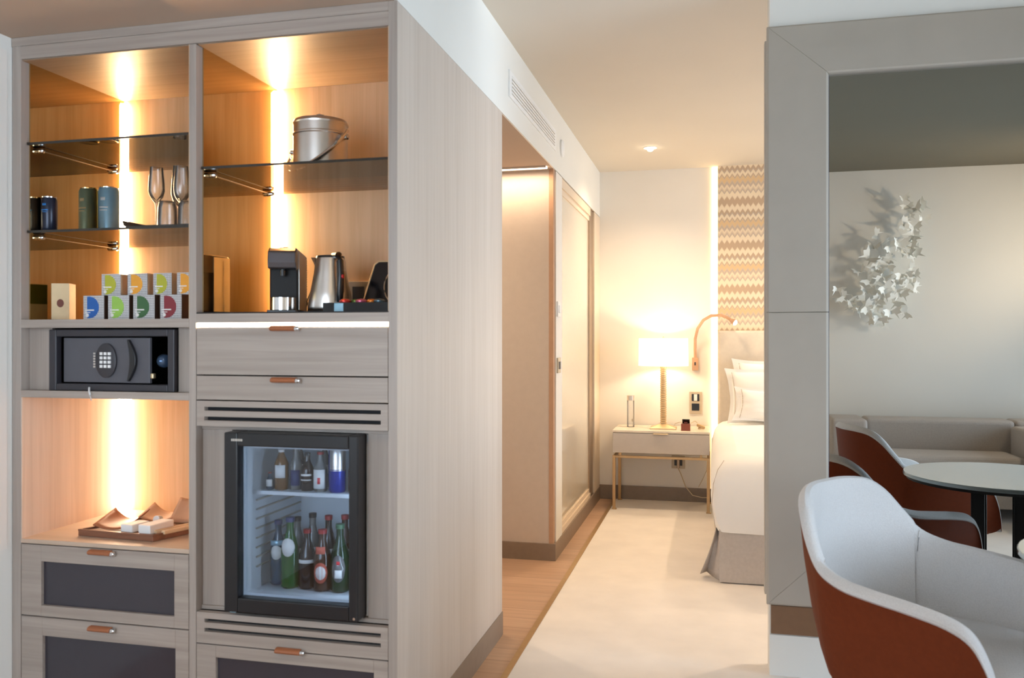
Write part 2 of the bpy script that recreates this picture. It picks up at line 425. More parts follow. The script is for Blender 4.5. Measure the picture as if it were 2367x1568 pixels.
for x0, x1, z0, z1 in ((-2.0, -1.95, 0.6, 2.1), (-0.55, -0.5, 0.6, 2.1), (-1.275, -1.225, 0.6, 2.1), (-1.95, -0.55, 0.6, 0.65), (-1.95, -0.55, 2.05, 2.1)): m.box(x0, x1, -0.62, -0.56, z0, z1)
w = struct('window_3', m, 'bronze', 'unseen window added behind the camera for fill light')  # opening added to light the cabinet fronts from behind the camera
B(-1.95, -0.55, -0.592, -0.586, 0.65, 2.05).build('window_pane', 'pane', w)
# right wall with two window openings
m = MB(); X0, X1 = 3.6, 3.7
wins = [(-0.3, 3.1, 0.1, 2.4), (4.25, 6.15, 0.1, 2.4)]
m.box(X0, X1, -0.65, 6.9, 0, 0.1); m.box(X0, X1, -0.65, 6.9, 2.4, CZ)
m.box(X0, X1, -0.65, -0.3, 0.1, 2.4); m.box(X0, X1, 3.1, 4.25, 0.1, 2.4); m.box(X0, X1, 6.15, 6.9, 0.1, 2.4)
struct('wall_right', m, 'wall_white', 'window wall on the right')
for k, (a, b_, z0, z1) in enumerate(wins):
    m = MB()
    for y0, y1, c0, c1 in ((a, a + 0.05, z0, z1), (b_ - 0.05, b_, z0, z1), ((a + b_) / 2 - 0.025, (a + b_) / 2 + 0.025, z0, z1), (a, b_, z0, z0 + 0.05), (a, b_, z1 - 0.05, z1)):
        m.box(3.62, 3.68, y0, y1, c0, c1)
    w = struct('window_%d' % (k + 1), m, 'bronze', 'tall window in the right wall')
    B(3.645, 3.651, a, b_, z0, z1).build('window_pane', 'pane', w)
# block behind the cabinet, wardrobe block of the hall
struct('wall_cabinet', B(-2.23, -0.920, 2.806, 3.54, 0, 2.262), 'wall', 'wall behind the built-in cabinet')
struct('baseboard_cabinet', B(-0.904, -0.888, 2.32, 3.545, 0, 0.10), 'baseboard', 'dark bronze skirting under the cabinet side panel')
struct('wall_hall', B(-2.35, -0.926, 4.79, 6.76, 0.0, 2.262), 'taupe_panel', 'taupe wardrobe wall in the hall')
struct('baseboard_hall', MB().box(-2.23, -0.886, 4.778, 4.79, 0, 0.098).box(-0.900, -0.886, 4.79, 6.76, 0, 0.098), 'baseboard', 'dark bronze skirting of the hall wardrobe')
struct('trim_3', B(-0.926, -0.9, 4.786, 4.83, 0.098, 2.262), 'leather_tan', 'brown corner post of the hall wall')
struct('trim_4', MB().box(-0.926, -0.892, 4.83, 5.03, 0.098, 2.256), 'wall', 'cream panel with switches beside the sliding door')
# sliding door recess: frame, panel
d = thing('door_1', 'glossy cream sliding door in a bronze frame beside the bedside table', 'door', (-0.93, 5.65, 0))
d['kind'] = 'structure'
B(-0.926, -0.914, 5.03, 6.27, 0.13, 2.20).build('door_panel', 'cream_glass', d)
MB().box(-0.926, -0.896, 5.03, 6.27, 0.098, 0.13).box(-0.926, -0.896, 5.03, 6.27, 2.20, 2.256).box(-0.920, -0.906, 5.03, 6.27, 0.13, 0.16).box(-0.920, -0.906, 5.03, 6.27, 2.165, 2.20).build('door_rail', 'cream_edge', d)
MB().box(-0.926, -0.905, 6.27, 6.45, 0.098, 2.256).build('door_jamb', 'bronze', d)
MB().box(-0.926, -0.892, 6.45, 6.76, 0.098, 2.256).build('door_post', 'cream_edge', d)
# LED line under the hall ceiling
hl = thing('ceiling_light', 'thin bright light line along the top of the hall wardrobe wall', 'light', (-1.5, 4.72, 2.25))
B(-2.2, -0.925, 4.695, 4.735, 2.2625, 2.2525 + 0.004).build('diffuser', 'led_hall', hl)
MB().box(-2.2, -0.925, 4.685, 4.695, 2.2525, 2.262).box(-2.2, -0.925, 4.735, 4.745, 2.2525, 2.262).build('housing', 'taupe_panel', hl)
area('hall_light', (-1.5, 4.68, 2.235), (0, 0, 0), 1.3, 0.04, 5, WARM2)
spot('ceiling_beam', (-1.5, 4.0, 2.22), 26, WARM2, 150, 1.0)  # unseen spot added to brighten the hall, with no fixture built

# vent grille, sensor on the header
v = thing('air_vent', 'long white slatted air vent high on the white header', 'vent', (-0.892, 4.23, 2.42))
MB().box(-0.892, -0.886, 3.66, 3.70, 2.365, 2.485).box(-0.892, -0.886, 4.76, 4.80, 2.365, 2.485).box(-0.892, -0.886, 3.70, 4.76, 2.365, 2.385).box(-0.892, -0.886, 3.70, 4.76, 2.468, 2.485).build('frame', 'white_matt', v)
B(-0.8918, -0.8908, 3.70, 4.76, 2.385, 2.468).build('backing', 'plate_beige', v)
m = MB()
for k in range(5):
    z = 2.385 + 0.083 * (k + 0.5) / 5
    m.box(-0.8908, -0.884, 3.70, 4.76, z - 0.0045, z + 0.0045)
m.build('slats', 'white_matt', v)
sn = thing('ceiling_sensor', 'small round white sensor beside the air vent', 'sensor', (-0.892, 5.0, 2.42))
MB().lathe([(0.052, 0), (0.052, 0.010), (0.046, 0.014)], c=(-0.892, 5.0, 2.425), M=Matrix.Rotation(R(90), 4, 'Y'), n=32).build('housing', 'white_matt', sn)
# switches
for nm, z, mt, lb in (('thermostat', 1.455, 'white_plastic', 'small white wall controller at the sliding door, upper one'), ('light_switch', 1.125, 'plate_beige', 'light switch below the white controller by the sliding door')):
    t = thing(nm, lb, 'switch', (-0.892, 4.89, z))
    B(-0.892, -0.882, 4.845, 4.935, z - 0.045, z + 0.045).build('plate', mt, t, bevel=0.003)
    B(-0.882, -0.878, 4.865, 4.915, z - 0.022, z + 0.022).build('button', 'safe_grey' if nm == 'light_switch' else 'white_matt', t, bevel=0.001)

# ceiling downlight
dl = thing('downlight', 'small recessed spotlight in the bedroom ceiling', 'light', (-0.433, 5.97, CZ))
MB().lathe([(0.034, -0.001), (0.046, -0.004), (0.048, 0.0)], c=(-0.433, 5.97, CZ), n=28).build('trim_ring', 'white_matt', dl)
MB().lathe([(0.0, -0.026), (0.014, -0.024), (0.022, -0.014), (0.026, -0.002), (0.0, -0.001)], c=(-0.433, 5.97, CZ), n=20).build('lamp', 'bulb', dl)
spot('ceiling_beam', (-0.433, 5.97, CZ - 0.05), 48, WARM2, 140, 1.0)
for k, (x, y) in enumerate(((0.9, 5.97), (2.3, 5.97), (0.9, 4.1), (2.3, 4.1))):  # unseen copies added as extra light for the bedroom
    c = copy_tree(dl, location=(x, y, CZ), label='unseen recessed spotlight added over the %s of the bed' % ('head side', 'far head side', 'foot', 'far foot side')[k], group='added unseen bedroom spotlights')
    spot('ceiling_beam', (x, y, CZ - 0.05), 48, WARM2, 140, 1.0)

for k, (x, y) in enumerate(((-0.3, 0.7), (2.9, 0.5))):  # unseen copies added to light the cabinet and sitting area
    c = copy_tree(dl, location=(x, y, CZ), label=('unseen recessed spotlight added in the ceiling near the cabinet', 'unseen recessed spotlight added in the ceiling by the sitting room window')[k])
    spot('ceiling_beam', (x, y, CZ - 0.05), 48, WARM2, 140, 1.0)

sl = bpy.data.lights.new('sofa_wall_fill', 'SPOT'); sl.spot_size = R(110); sl.spot_blend = 1.0; sl.energy = 58; sl.color = WARM2; sl.shadow_soft_size = 0.05  # unseen warm spot without fixture, added to brighten the wall behind the sofa
slo = bpy.data.objects.new('sofa_wall_fill', sl); COL.objects.link(slo); slo.location = (2.9, 0.5, 1.75); slo.rotation_euler = (Vector((1.3, -0.52, 2.35)) - Vector((2.9, 0.5, 1.75))).to_track_quat('-Z', 'Y').to_euler()
# ------------------------------------------------------------------ built-in cabinet
YF = 2.30
cab = thing('display_cabinet', 'tall grey oak built-in cabinet with lit glass shelves and drawers', 'cabinet', (-1.556, YF, 0))
def cb(name, *a, mat='oak_v', bevel=0.001, parent=None): return B(*a).build(name, mat, parent or cab, bevel=bevel)
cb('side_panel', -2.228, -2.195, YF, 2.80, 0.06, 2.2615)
cb('side_panel', -0.9185, -0.892, YF, 3.545, 0.0, 2.2615, mat='oak_side_lit')
B(-0.9185, -0.892, YF - 0.0015, YF + 0.0, 0.0, 2.2615).build('front_edge', 'oak_v', cab)
cb('divider', -1.575, -1.551, YF, 2.79, 0.06, 2.19)
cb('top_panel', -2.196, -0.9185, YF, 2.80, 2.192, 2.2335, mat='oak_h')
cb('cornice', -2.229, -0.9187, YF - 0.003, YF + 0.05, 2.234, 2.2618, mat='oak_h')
cb('back_panel', -2.195, -0.9185, 2.79, 2.805, 0.06, 2.192, mat='oak_in', bevel=0)
cb('plinth', -2.2, -0.9185, 2.36, 2.38, 0.0, 0.06, mat='baseboard')
cb('shelf_board', -2.195, -1.575, YF, 2.79, 1.316, 1.343, mat='oak_h')
cb('shelf_board', -2.195, -1.575, YF, 2.79, 1.090, 1.113, mat='oak_h')
cb('shelf_board', -2.195, -1.575, YF, 2.79, 0.616, 0.630, mat='oak_shelf')
cb('shelf_board', -1.551, -0.9185, YF, 2.79, 1.330, 1.358, mat='oak_h')
cb('counter_mat', -1.551, -0.9185, YF + 0.002, 2.79, 1.358, 1.362, mat='black_matt', bevel=0)
cb('shelf_board', -1.551, -0.9185, YF + 0.03, 2.79, 1.000, 1.012, mat='oak_h')
cb('shelf_board', -1.551, -0.9185, YF + 0.03, 2.79, 0.440, 0.452, mat='oak_h')
cb('mirror_panel', -2.195, -2.191, YF + 0.034, 2.79, 1.343, 2.192, mat='bronze_mirror', bevel=0)
cb('mirror_panel', -1.551, -1.547, YF + 0.034, 2.79, 1.362, 2.192, mat='bronze_mirror', bevel=0)
cb('lining', -1.5795, -1.5755, YF + 0.005, 2.789, 1.343, 2.192, mat='oak_in', bevel=0)
cb('lining', -0.9225, -0.9187, YF + 0.005, 2.789, 1.362, 2.192, mat='oak_in', bevel=0)
cb('lining', -2.195, -2.192, YF + 0.002, 2.789, 0.630, 1.090, mat='oak_pale', bevel=0)
cb('lining', -1.5795, -1.5755, YF + 0.005, 2.789, 0.630, 1.090, mat='oak_in', bevel=0)
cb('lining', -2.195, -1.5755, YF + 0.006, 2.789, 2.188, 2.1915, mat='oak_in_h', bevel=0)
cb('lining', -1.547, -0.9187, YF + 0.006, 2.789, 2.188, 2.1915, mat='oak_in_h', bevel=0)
MB().prism([(-2.1908, 2.7898), (-2.1908 + 0.02, 2.7898), (-2.1908, 2.7898 - 0.02)], 1.345, 2.176, 'z').build('light_strip', 'led_warm', cab)
MB().prism([(-1.5468, 2.7898), (-1.5468 + 0.024, 2.7898), (-1.5468, 2.7898 - 0.024)], 1.364, 2.178, 'z').build('light_strip', 'led_warm', cab)
MB().prism([(-2.1918, 2.7898), (-2.1918 + 0.034, 2.7898), (-2.1918, 2.7898 - 0.034)], 0.632, 1.086, 'z').build('light_strip', 'led_low', cab)
cb('light_strip', -1.549, -0.922, YF + 0.004, YF + 0.012, 1.3165, 1.3295, mat='led_slot', bevel=0)
# glass shelves with clips
def glass_shelf(x0, x1, z, y0=YF + 0.022):
    g = MB(); g.box(x0, x1, y0 + 0.001, 2.789, z - 0.008, z)
    o = g.build('glass_shelf', 'shelf_glass', cab)
    B(x0, x1, y0, y0 + 0.001, z - 0.008, z).build('polished_edge', 'glass_edge', o)
    for y in (2.372, 2.728):
        MB().lathe([(0.009, 0), (0.009, 0.016), (0.006, 0.020), (0, 0.021)], c=(x0 + 0.001, y, z - 0.0175), n=16, M=Matrix.Rotation(R(90), 4, 'Y')).build('shelf_clip', 'chrome', o)
    MB().tube([(x0 + 0.004, 2.38, z - 0.016), (x0 + 0.004, 2.72, z - 0.016)], 0.0009, 6).build('clip_rod', 'bronze', o)
    return o
glass_shelf(-2.191, -1.579, 1.925)
glass_shelf(-2.191, -1.579, 1.636)
glass_shelf(-1.547, -0.922, 1.815)
# niche fillers
cb('filler_panel', -2.195, -2.106, YF + 0.036, YF + 0.05, 1.113, 1.316)
cb('filler_panel', -1.637, -1.575, YF + 0.036, YF + 0.05, 1.113, 1.316)
cb('filler_panel', -1.551, -1.448, YF + 0.036, YF + 0.05, 0.452, 1.000)
cb('filler_panel', -0.998, -0.9185, YF + 0.036, YF + 0.05, 0.452, 1.000)
# handles
def handle(parent, x, z):
    h = MB(); a = []
    for i in range(9):
        t = PI * i / 8; a.append((YF - 0.003 - 0.020 * math.sin(t) ** 0.7, z + 0.0085 * math.cos(t)))
    h.prism([(p[0], p[1]) for p in a], x - 0.046, x + 0.034, 'x')
    o = h.build('handle', 'leather', parent, bevel=0.0015)
    MB().lathe([(0.0065, 0), (0.0075, 0.002), (0.0075, 0.012), (0.005, 0.014)], c=(x + 0.034, YF - 0.013, z - 0.001), n=16, M=Matrix.Rotation(R(90), 4, 'Y')).build('handle_pin', 'chrome', o)
def drawer(x0, x1, z0, z1, hx=None, hz=None, win=None):
    if win is None:
        d_ = MB().box(x0, x1, YF, YF + 0.02, z0, z1).build('drawer', 'oak_h', cab, bevel=0.0012)
    else:
        wx0, wx1, wz0, wz1 = win
        d_ = ringbox(x0, x1, z0, z1, wx0, wx1, wz0, wz1, YF, YF + 0.02).build('drawer', 'oak_h', cab, bevel=0.0012)
        B(wx0, wx1, YF + 0.012, YF + 0.016, wz0, wz1).build('window', 'dark_glass', d_)
    if hx: handle(d_, hx, hz)
    return d_
drawer(-1.549, -0.9205, 1.171, 1.314, -1.245, 1.312)
drawer(-1.549, -0.9205, 1.094, 1.167, -1.242, 1.157)
drawer(-2.193, -1.577, 0.383, 0.613, -1.880, 0.604, (-2.117, -1.627, 0.418, 0.560))
drawer(-2.193, -1.577, 0.100, 0.379, -1.880, 0.362, (-2.112, -1.623, 0.135, 0.320))
drawer(-1.549, -0.9205, 0.100, 0.342, -1.228, 0.3485, (-1.483, -0.965, 0.135, 0.305))
def vent(z0, z1, s1, s2):
    m = MB(); xs, xe = -1.522, -0.943; h = 0.006
    m.box(-1.549, xs, YF, YF + 0.02, z0, z1); m.box(xe, -0.9205, YF, YF + 0.02, z0, z1)
    m.box(xs, xe, YF, YF + 0.02, z0, s2 - h); m.box(xs, xe, YF, YF + 0.02, s2 + h, s1 - h); m.box(xs, xe, YF, YF + 0.02, s1 + h, z1)
    o = m.build('vent_panel', 'oak_h', cab)
    B(-1.549, -0.9205, YF + 0.0201, YF + 0.024, z0, z1).build('slot_backing', 'dark_slot', o)
vent(1.013, 1.090, 1.066, 1.036)
vent(0.346, 0.440, 0.4155, 0.387)
# near-black blocks behind the drawer fronts, giving the gaps their dark shade
cb('gap_block', -1.54, -0.93, YF + 0.022, 2.75, 1.10, 1.305, mat='dark_slot', bevel=0)
cb('gap_block', -1.54, -0.93, YF + 0.022, 2.75, 0.11, 0.335, mat='dark_slot', bevel=0)
cb('gap_block', -2.18, -1.585, YF + 0.022, 2.75, 0.11, 0.605, mat='dark_slot', bevel=0)
# socket plate on the cabinet back
sk = thing('power_socket', 'double power socket plate on the cabinet back behind the tray of coffee capsules', 'socket', (-1.19, 2.789, 1.44))
B(-1.265, -1.115, 2.781, 2.7895, 1.40, 1.485).build('plate', 'plate_beige', sk, bevel=0.002)
for x in (-1.225, -1.155): B(x - 0.023, x + 0.023, 2.778, 2.7815, 1.42, 1.466).build('socket', 'black_plastic', sk, bevel=0.002)

# ------------------------------------------------------------------ ice bucket
ib = thing('ice_bucket', 'polished steel ice bucket with lid and swing handle on the glass shelf', 'bucket', (-1.232, 2.50, 1.8155))
c = (-1.232, 2.50, 1.8155)
MB().lathe([(0.0, 0), (0.082, 0), (0.086, 0.004), (0.086, 0.113), (0.0885, 0.116), (0.0885, 0.120), (0.086, 0.123), (0.086, 0.150), (0.0, 0.150)], c=c, n=48).build('body', 'steel', ib)
MB().lathe([(0.0875, 0.150), (0.0885, 0.154), (0.084, 0.164), (0.05, 0.170), (0.0, 0.172)], c=c, n=48).build('lid', 'steel', ib)
MB().tube([(c[0] - 0.02, c[1] - 0.01, c[2] + 0.168), (c[0] - 0.014, c[1] - 0.01, c[2] + 0.181), (c[0], c[1] - 0.01, c[2] + 0.185), (c[0] + 0.014, c[1] - 0.01, c[2] + 0.181), (c[0] + 0.02, c[1] - 0.01, c[2] + 0.168)], 0.0035, 8).build('lid_handle', 'chrome', ib)
bail = []
for i in range(25):
    a = PI * i / 24
    bail.append((c[0] - 0.098 * math.cos(a), c[1] - 0.012 - 0.088 * math.sin(a), c[2] + 0.088 - 0.040 * math.cos(a) - 0.082 * math.sin(a)))
MB().tube(bail, 0.0062, 8).build('bail_handle', 'chrome', ib)
for sx in (-1, 1):
    MB().lathe([(0.009, 0), (0.009, 0.014), (0.006, 0.017)], c=(c[0] + sx * 0.085, c[1] - 0.01, c[2] + 0.088 + sx * 0.02), M=Matrix.Rotation(R(90 * sx), 4, 'Y'), n=16).build('pivot', 'chrome', ib)

# ------------------------------------------------------------------ coffee machine
cm = thing('coffee_machine', 'narrow black and silver capsule coffee machine in front of the light strip', 'coffee machine', (-1.36, 2.52, 1.362))
x0, x1 = -1.408, -1.318; zb = 1.362
def rbox(x0, x1, y0, y1, z0, z1): return B(x0, x1, y0, y1, z0, z1)
rbox(x0, x1, 2.462, 2.66, zb + 0.008, zb + 0.150).build('body', 'black_matt', cm, bevel=0.006)
m = MB(); m.prism([(2.425, zb + 0.140), (2.418, zb + 0.160), (2.424, zb + 0.196), (2.445, zb + 0.209), (2.655, zb + 0.205), (2.66, zb + 0.14)], x0, x1, 'x')
m.build('brew_head', 'gunmetal', cm, bevel=0.006, segs=3)
B(-1.377, -1.349, 2.455, 2.56, zb + 0.208, zb + 0.213).build('lever', 'black_gloss', cm, bevel=0.002)
MB().lathe([(0.009, 0), (0.008, 0.022)], c=(-1.363, 2.44, zb + 0.119), n=16).build('spout', 'black_gloss', cm)
rbox(x0, x1, 2.412, 2.462, zb, zb + 0.010).build('base', 'black_plastic', cm, bevel=0.002)
MB().lathe([(0.040, 0), (0.040, 0.040), (0.036, 0.042)], c=(-1.363, 2.455, zb + 0.010), n=32).build('drip_tray', 'chrome', cm)
for xx in (x0 - 0.003, x1):
    m = MB(); m.box(xx, xx + 0.003, 2.47 if xx > x0 else 2.59, 2.655, zb + 0.012, zb + 0.198)
    for k in range(22): m.box(xx - (0.001 if xx < x1 else 0), xx + 0.003 + (0.001 if xx >= x1 else 0), 2.63, 2.655, zb + 0.016 + k * 0.008, zb + 0.020 + k * 0.008)
    m.build('side_panel', 'steel_brushed', cm)
cm.rotation_euler = (0, 0, R(20))

# ------------------------------------------------------------------ kettle
kt = thing('electric_kettle', 'brushed steel electric kettle with black handle on the black counter mat', 'kettle', (-1.212, 2.53, 1.362))
kc = (-1.212, 2.53, 1.362)
MB().lathe([(0.074, 0), (0.076, 0.006), (0.072, 0.012), (0, 0.012)], c=kc, n=40).build('power_base', 'black_plastic', kt)
MB().lathe([(0, 0.014), (0.071, 0.014), (0.073, 0.022), (0.064, 0.07), (0.053, 0.13), (0.047, 0.172), (0.045, 0.180), (0, 0.180)], c=kc, n=48).build('body', 'steel', kt)
MB().lathe([(0.046, 0.180), (0.044, 0.187), (0.02, 0.191), (0, 0.191)], c=kc, n=40).build('lid', 'black_plastic', kt)
dx, dy = 0.70, -0.71
hp = [(0.036, 0.186), (0.075, 0.184), (0.090, 0.165), (0.095, 0.12), (0.094, 0.07), (0.084, 0.035), (0.062, 0.028)]
MB().tube([(kc[0] + r_ * dx, kc[1] + r_ * dy, kc[2] + z_) for r_, z_ in hp], 0.0115, 12).build('handle', 'black_plastic', kt)
MB().lathe([(0.006, 0), (0.006, 0.004)], c=(kc[0] + 0.103 * dx + 0.003, kc[1] + 0.103 * dy, kc[2] + 0.115), M=Matrix.Rotation(R(90), 4, 'Y'), n=12).build('switch', 'red', kt)
MB().prism([(-0.016, 0.165), (0.0, 0.192), (0.016, 0.165)], 0, 1, 'y')
sp = MB(); sp.add([(kc[0] - 0.045, kc[1] + 0.012, kc[2] + 0.16), (kc[0] - 0.045, kc[1] - 0.022, kc[2] + 0.16), (kc[0] - 0.045, kc[1] + 0.012, kc[2] + 0.182), (kc[0] - 0.045, kc[1] - 0.022, kc[2] + 0.182), (kc[0] - 0.066, kc[1] - 0.008, kc[2] + 0.184), (kc[0] - 0.048, kc[1] - 0.005, kc[2] + 0.150)], [(0, 2, 4), (1, 4, 3), (0, 4, 5), (1, 5, 4), (2, 3, 4), (0, 5, 1), (0, 1, 3, 2)])
sp.build('spout', 'steel', kt)
cd = MB().tube([(-1.30, 2.60, 1.366), (-1.345, 2.64, 1.375), (-1.362, 2.66, 1.41), (-1.355, 2.68, 1.45), (-1.325, 2.70, 1.475), (-1.29, 2.73, 1.47), (-1.262, 2.775, 1.45)], 0.0025, 8).build('power_cord', 'black_plastic', kt)

# ------------------------------------------------------------------ tray with coffee capsules
ct = thing('condiment_tray', 'low black tray holding coffee capsules at the right of the counter', 'tray', (-1.045, 2.43, 1.362))
m = MB(); m.box(-1.163, -0.928, 2.375, 2.50, 1.362, 1.366)
for a in ((-1.163, -0.928, 2.375, 2.379), (-1.163, -0.928, 2.496, 2.50), (-1.163, -1.159, 2.379, 2.496), (-0.932, -0.928, 2.379, 2.496)): m.box(a[0], a[1], a[2], a[3], 1.366, 1.391)
m.build('tray', 'black_gloss', ct)
B(-1.06, -1.056, 2.379, 2.496, 1.366, 1.386).build('partition', 'black_gloss', ct)
B(-1.125, -1.095, 2.3735, 2.375, 1.364, 1.389).build('blue_reflection', 'can_pale', ct)  # pale blue plate painted in for a reflection on the tray edge
caps = [(-1.103, 2.405, 'cap_crimson', 'red', 'leftmost'), (-1.076, 2.428, 'cap_moss', 'moss green', 'second from the left'), (-1.052, 2.410, 'cap_rose', 'pink', 'in the middle'), (-1.024, 2.425, 'cap_orange', 'orange', 'beside the pink one'), (-0.992, 2.41, 'cap_teal', 'grey teal', 'rightmost')]
for x, y, mt, cn, pl in caps:
    t = thing('coffee_capsule', '%s coffee capsule in the black tray, %s' % (cn, pl), 'capsule', (x, y, 1.366), 'coffee capsules in the black tray')
    MB().lathe([(0.0125, 0.010), (0.0165, 0.022), (0.0175, 0.030)], c=(x, y, 1.366), n=20).build('cup', mt, t)
    MB().lathe([(0.0185, 0.030), (0.0185, 0.0315), (0.012, 0.036), (0, 0.038)], c=(x, y, 1.366), n=20).build('foil', mt, t)
    MB().lathe([(0.0125, 0.0), (0.0125, 0.010)], c=(x, y, 1.366), n=20).build('foot', mt, t)
tag(B(-1.152, -1.118, 2.40, 2.47, 1.3665, 1.393, ).build('sugar_sachet', 'white_matt', bevel=0.003), 'white paper sachet lying at the left end of the black tray', 'sachet')

# serving tray leaning against the back
lt = thing('serving_tray', 'dark round-patterned tray with pale metal rim leaning behind the capsules', 'tray', (-1.03, 2.62, 1.362))
Mx = Matrix.Translation((-1.03, 2.60, 1.364)) @ Matrix.Rotation(R(-14), 4, 'X')
poly = [(-0.115, 0.0), (0.105, 0.0), (0.105, 0.185), (-0.062, 0.185), (-0.078, 0.172)]
def leaning(poly, y0, y1):
    m = MB(); n = len(poly)
    vs = [Mx @ Vector((p[0], y0, p[1])) for p in poly] + [Mx @ Vector((p[0], y1, p[1])) for p in poly]
    m.add(vs, [tuple(range(n)), tuple(range(2 * n - 1, n - 1, -1))] + [(i, i + n, (i + 1) % n + n, (i + 1) % n) for i in range(n)]); return m
leaning([(-0.108, 0.004), (0.098, 0.004), (0.098, 0.178), (-0.060, 0.178), (-0.072, 0.168)], -0.002, 0.010).build('inlay', 'black_gloss', lt)
leaning(poly, 0.0, 0.012).build('rim', 'brass', lt, bevel=0.002)
m = MB(); pts = [Mx @ Vector((0.03 + 0.062 * math.cos(2 * PI * i / 32), -0.003, 0.095 + 0.068 * math.sin(2 * PI * i / 32))) for i in range(33)]
m.tube(pts, 0.0025, 6).build('pattern_ring', 'bronze', lt)

# ------------------------------------------------------------------ cans on the middle glass shelf
def can(x, y, z, r, h, mats, label, textmat='label_white'):
    t = thing('drink_can', label, 'can', (x, y, z), 'drink cans on the glass shelf')
    MB().lathe([(r * 0.86, 0.0), (r, 0.006), (r, h - 0.012), (r * 0.90, h - 0.003)], c=(x, y, z), n=36).build('can_body', mats, t)
    MB().lathe([(r * 0.90, h - 0.003), (r * 0.92, h), (r * 0.86, h + 0.001), (0, h - 0.002)], c=(x, y, z), n=36).build('can_lid', 'chrome', t)
    # wrapped label marks
    m = MB()
    for (a0, a1, z0, z1) in ((-110, -55, 0.60, 0.63), (-105, -60, 0.55, 0.57), (-100, -70, 0.74, 0.80)):
        row = [[(x + (r + 0.0006) * math.cos(R(a)), y + (r + 0.0006) * math.sin(R(a)), z + h * zz) for a in range(a0, a1 + 1, 5)] for zz in (z0, z1)]
        m.grid(row)
    m.build('lettering', textmat, t, solid=0.0004)
    return t
can(-2.150, 2.655, 1.6365, 0.036, 0.196, 'can_pale', 'tall pale blue can standing by the light strip on the glass shelf')
can(-2.163, 2.385, 1.6365, 0.025, 0.118, 'can_dark', 'small dark navy can at the left front of the glass shelf', 'can_blue')

# ------------------------------------------------------------------ glasses
def flute(x, y, z, label, h=0.205, r=0.026):
    t = thing('champagne_flute', label, 'glass', (x, y, z), 'champagne flutes on the glass shelf')
    MB().lathe([(0.0, 0.088), (0.008, 0.090), (r * 0.80, 0.108), (r, 0.128), (r * 0.95, 0.16), (r * 0.78, h), (r * 0.78 - 0.0012, h), (r * 0.95 - 0.0014, 0.16), (r - 0.0014, 0.128), (r * 0.76, 0.111), (0, 0.0935)], c=(x, y, z), n=28).build('bowl', 'crystal', t)
    MB().lathe([(0.0, 0.003), (0.0045, 0.006), (0.0032, 0.03), (0.0032, 0.07), (0.006, 0.0875), (0.0, 0.0879)], c=(x, y, z), n=12).build('stem', 'crystal', t)
    MB().lathe([(0.030, 0.0), (0.031, 0.0015), (0.006, 0.0029), (0, 0.0029)], c=(x, y, z), n=28).build('foot', 'crystal', t)
def tumbler(x, y, z, label):
    t = thing('water_tumbler', label, 'glass', (x, y, z), 'upturned tumblers on the glass shelf')
    MB().lathe([(0.030, 0.0), (0.030, 0.01), (0.0285, 0.06), (0.024, 0.079), (0.0, 0.080), (0.0, 0.074), (0.022, 0.073), (0.0268, 0.058), (0.0284, 0.0)], c=(x, y, z), n=28).build('glass', 'crystal', t)
ZG = 1.6440
flute(-1.800, 2.45, ZG, 'champagne flute nearest the light strip')
flute(-1.772, 2.535, ZG, 'tall champagne flute in the middle of the group', 0.225, 0.028)
flute(-1.722, 2.475, ZG, 'champagne flute behind the upturned tumblers', 0.21)
flute(-1.700, 2.565, ZG, 'champagne flute half hidden by the cabinet divider', 0.22)
tumbler(-1.712, 2.385, ZG, 'upturned tumbler at the front of the flutes')
tumbler(-1.645, 2.395, ZG, 'upturned tumbler beside the cabinet divider')
gt = thing('glass_tray', 'shallow clear tray with upturned rim under the champagne flutes', 'tray', (-1.73, 2.47, 1.6365))
m = MB(); m.prism([(-1.850, 1.660), (-1.845, 1.645), (-1.832, 1.6370), (-1.590, 1.6370), (-1.590, 1.6435), (-1.829, 1.6435), (-1.841, 1.649), (-1.847, 1.661)], 2.345, 2.62, 'y')
m.build('tray', 'crystal', gt)

# ------------------------------------------------------------------ tea cartons
def dshape(x, z, w, h, yy):
    """left-clipped oval, lying on the front face"""
    pts = []
    for i in range(-70, 71, 10):
        a = R(i * 1.45); pts.append((x + w * 0.28 + w * 0.48 * math.cos(a), z + h * 0.5 + h * 0.46 * math.sin(a)))
    pts = [(max(x + w * 0.04, p[0]), p[1]) for p in pts]
    return MB().prism(pts, yy - 0.0006, yy, 'y')
def tea(x, y, z, w, h, col, cname, where, grp, lid=False):
    t = thing('tea_carton', 'grey checked tea carton with %s oval, %s' % (cname, where), 'carton', (x + w / 2, y + 0.03, z), grp)
    m = MB(); m.box(x, x + w, y, y + 0.0015, z, z + h); m.m = 1; m.box(x, x + w, y + 0.0015, y + 0.062, z, z + h)
    m.build('carton', ['carton', 'box_dark' if not lid else 'box_kraft'], t)
    dshape(x, z, w, h, y).build('oval_label', col, t)
    k = MB(); k.box(x + w * 0.10, x + w * 0.52, y - 0.0012, y - 0.0006, z + h * 0.36, z + h * 0.41)
    k.box(x + w * 0.10, x + w * 0.34, y - 0.0012, y - 0.0006, z + h * 0.27, z + h * 0.30)
    k.lathe([(w * 0.075, 0), (w * 0.075, 0.0008)], c=(x + w * 0.20, y - 0.0006, z + h * 0.17), M=Matrix.Rotation(R(90), 4, 'X'), n=14)
    k.build('print', 'label_white', t)
G1, G2 = 'tea cartons in the bottom row', 'tea cartons stacked on top'
zt = 1.3435
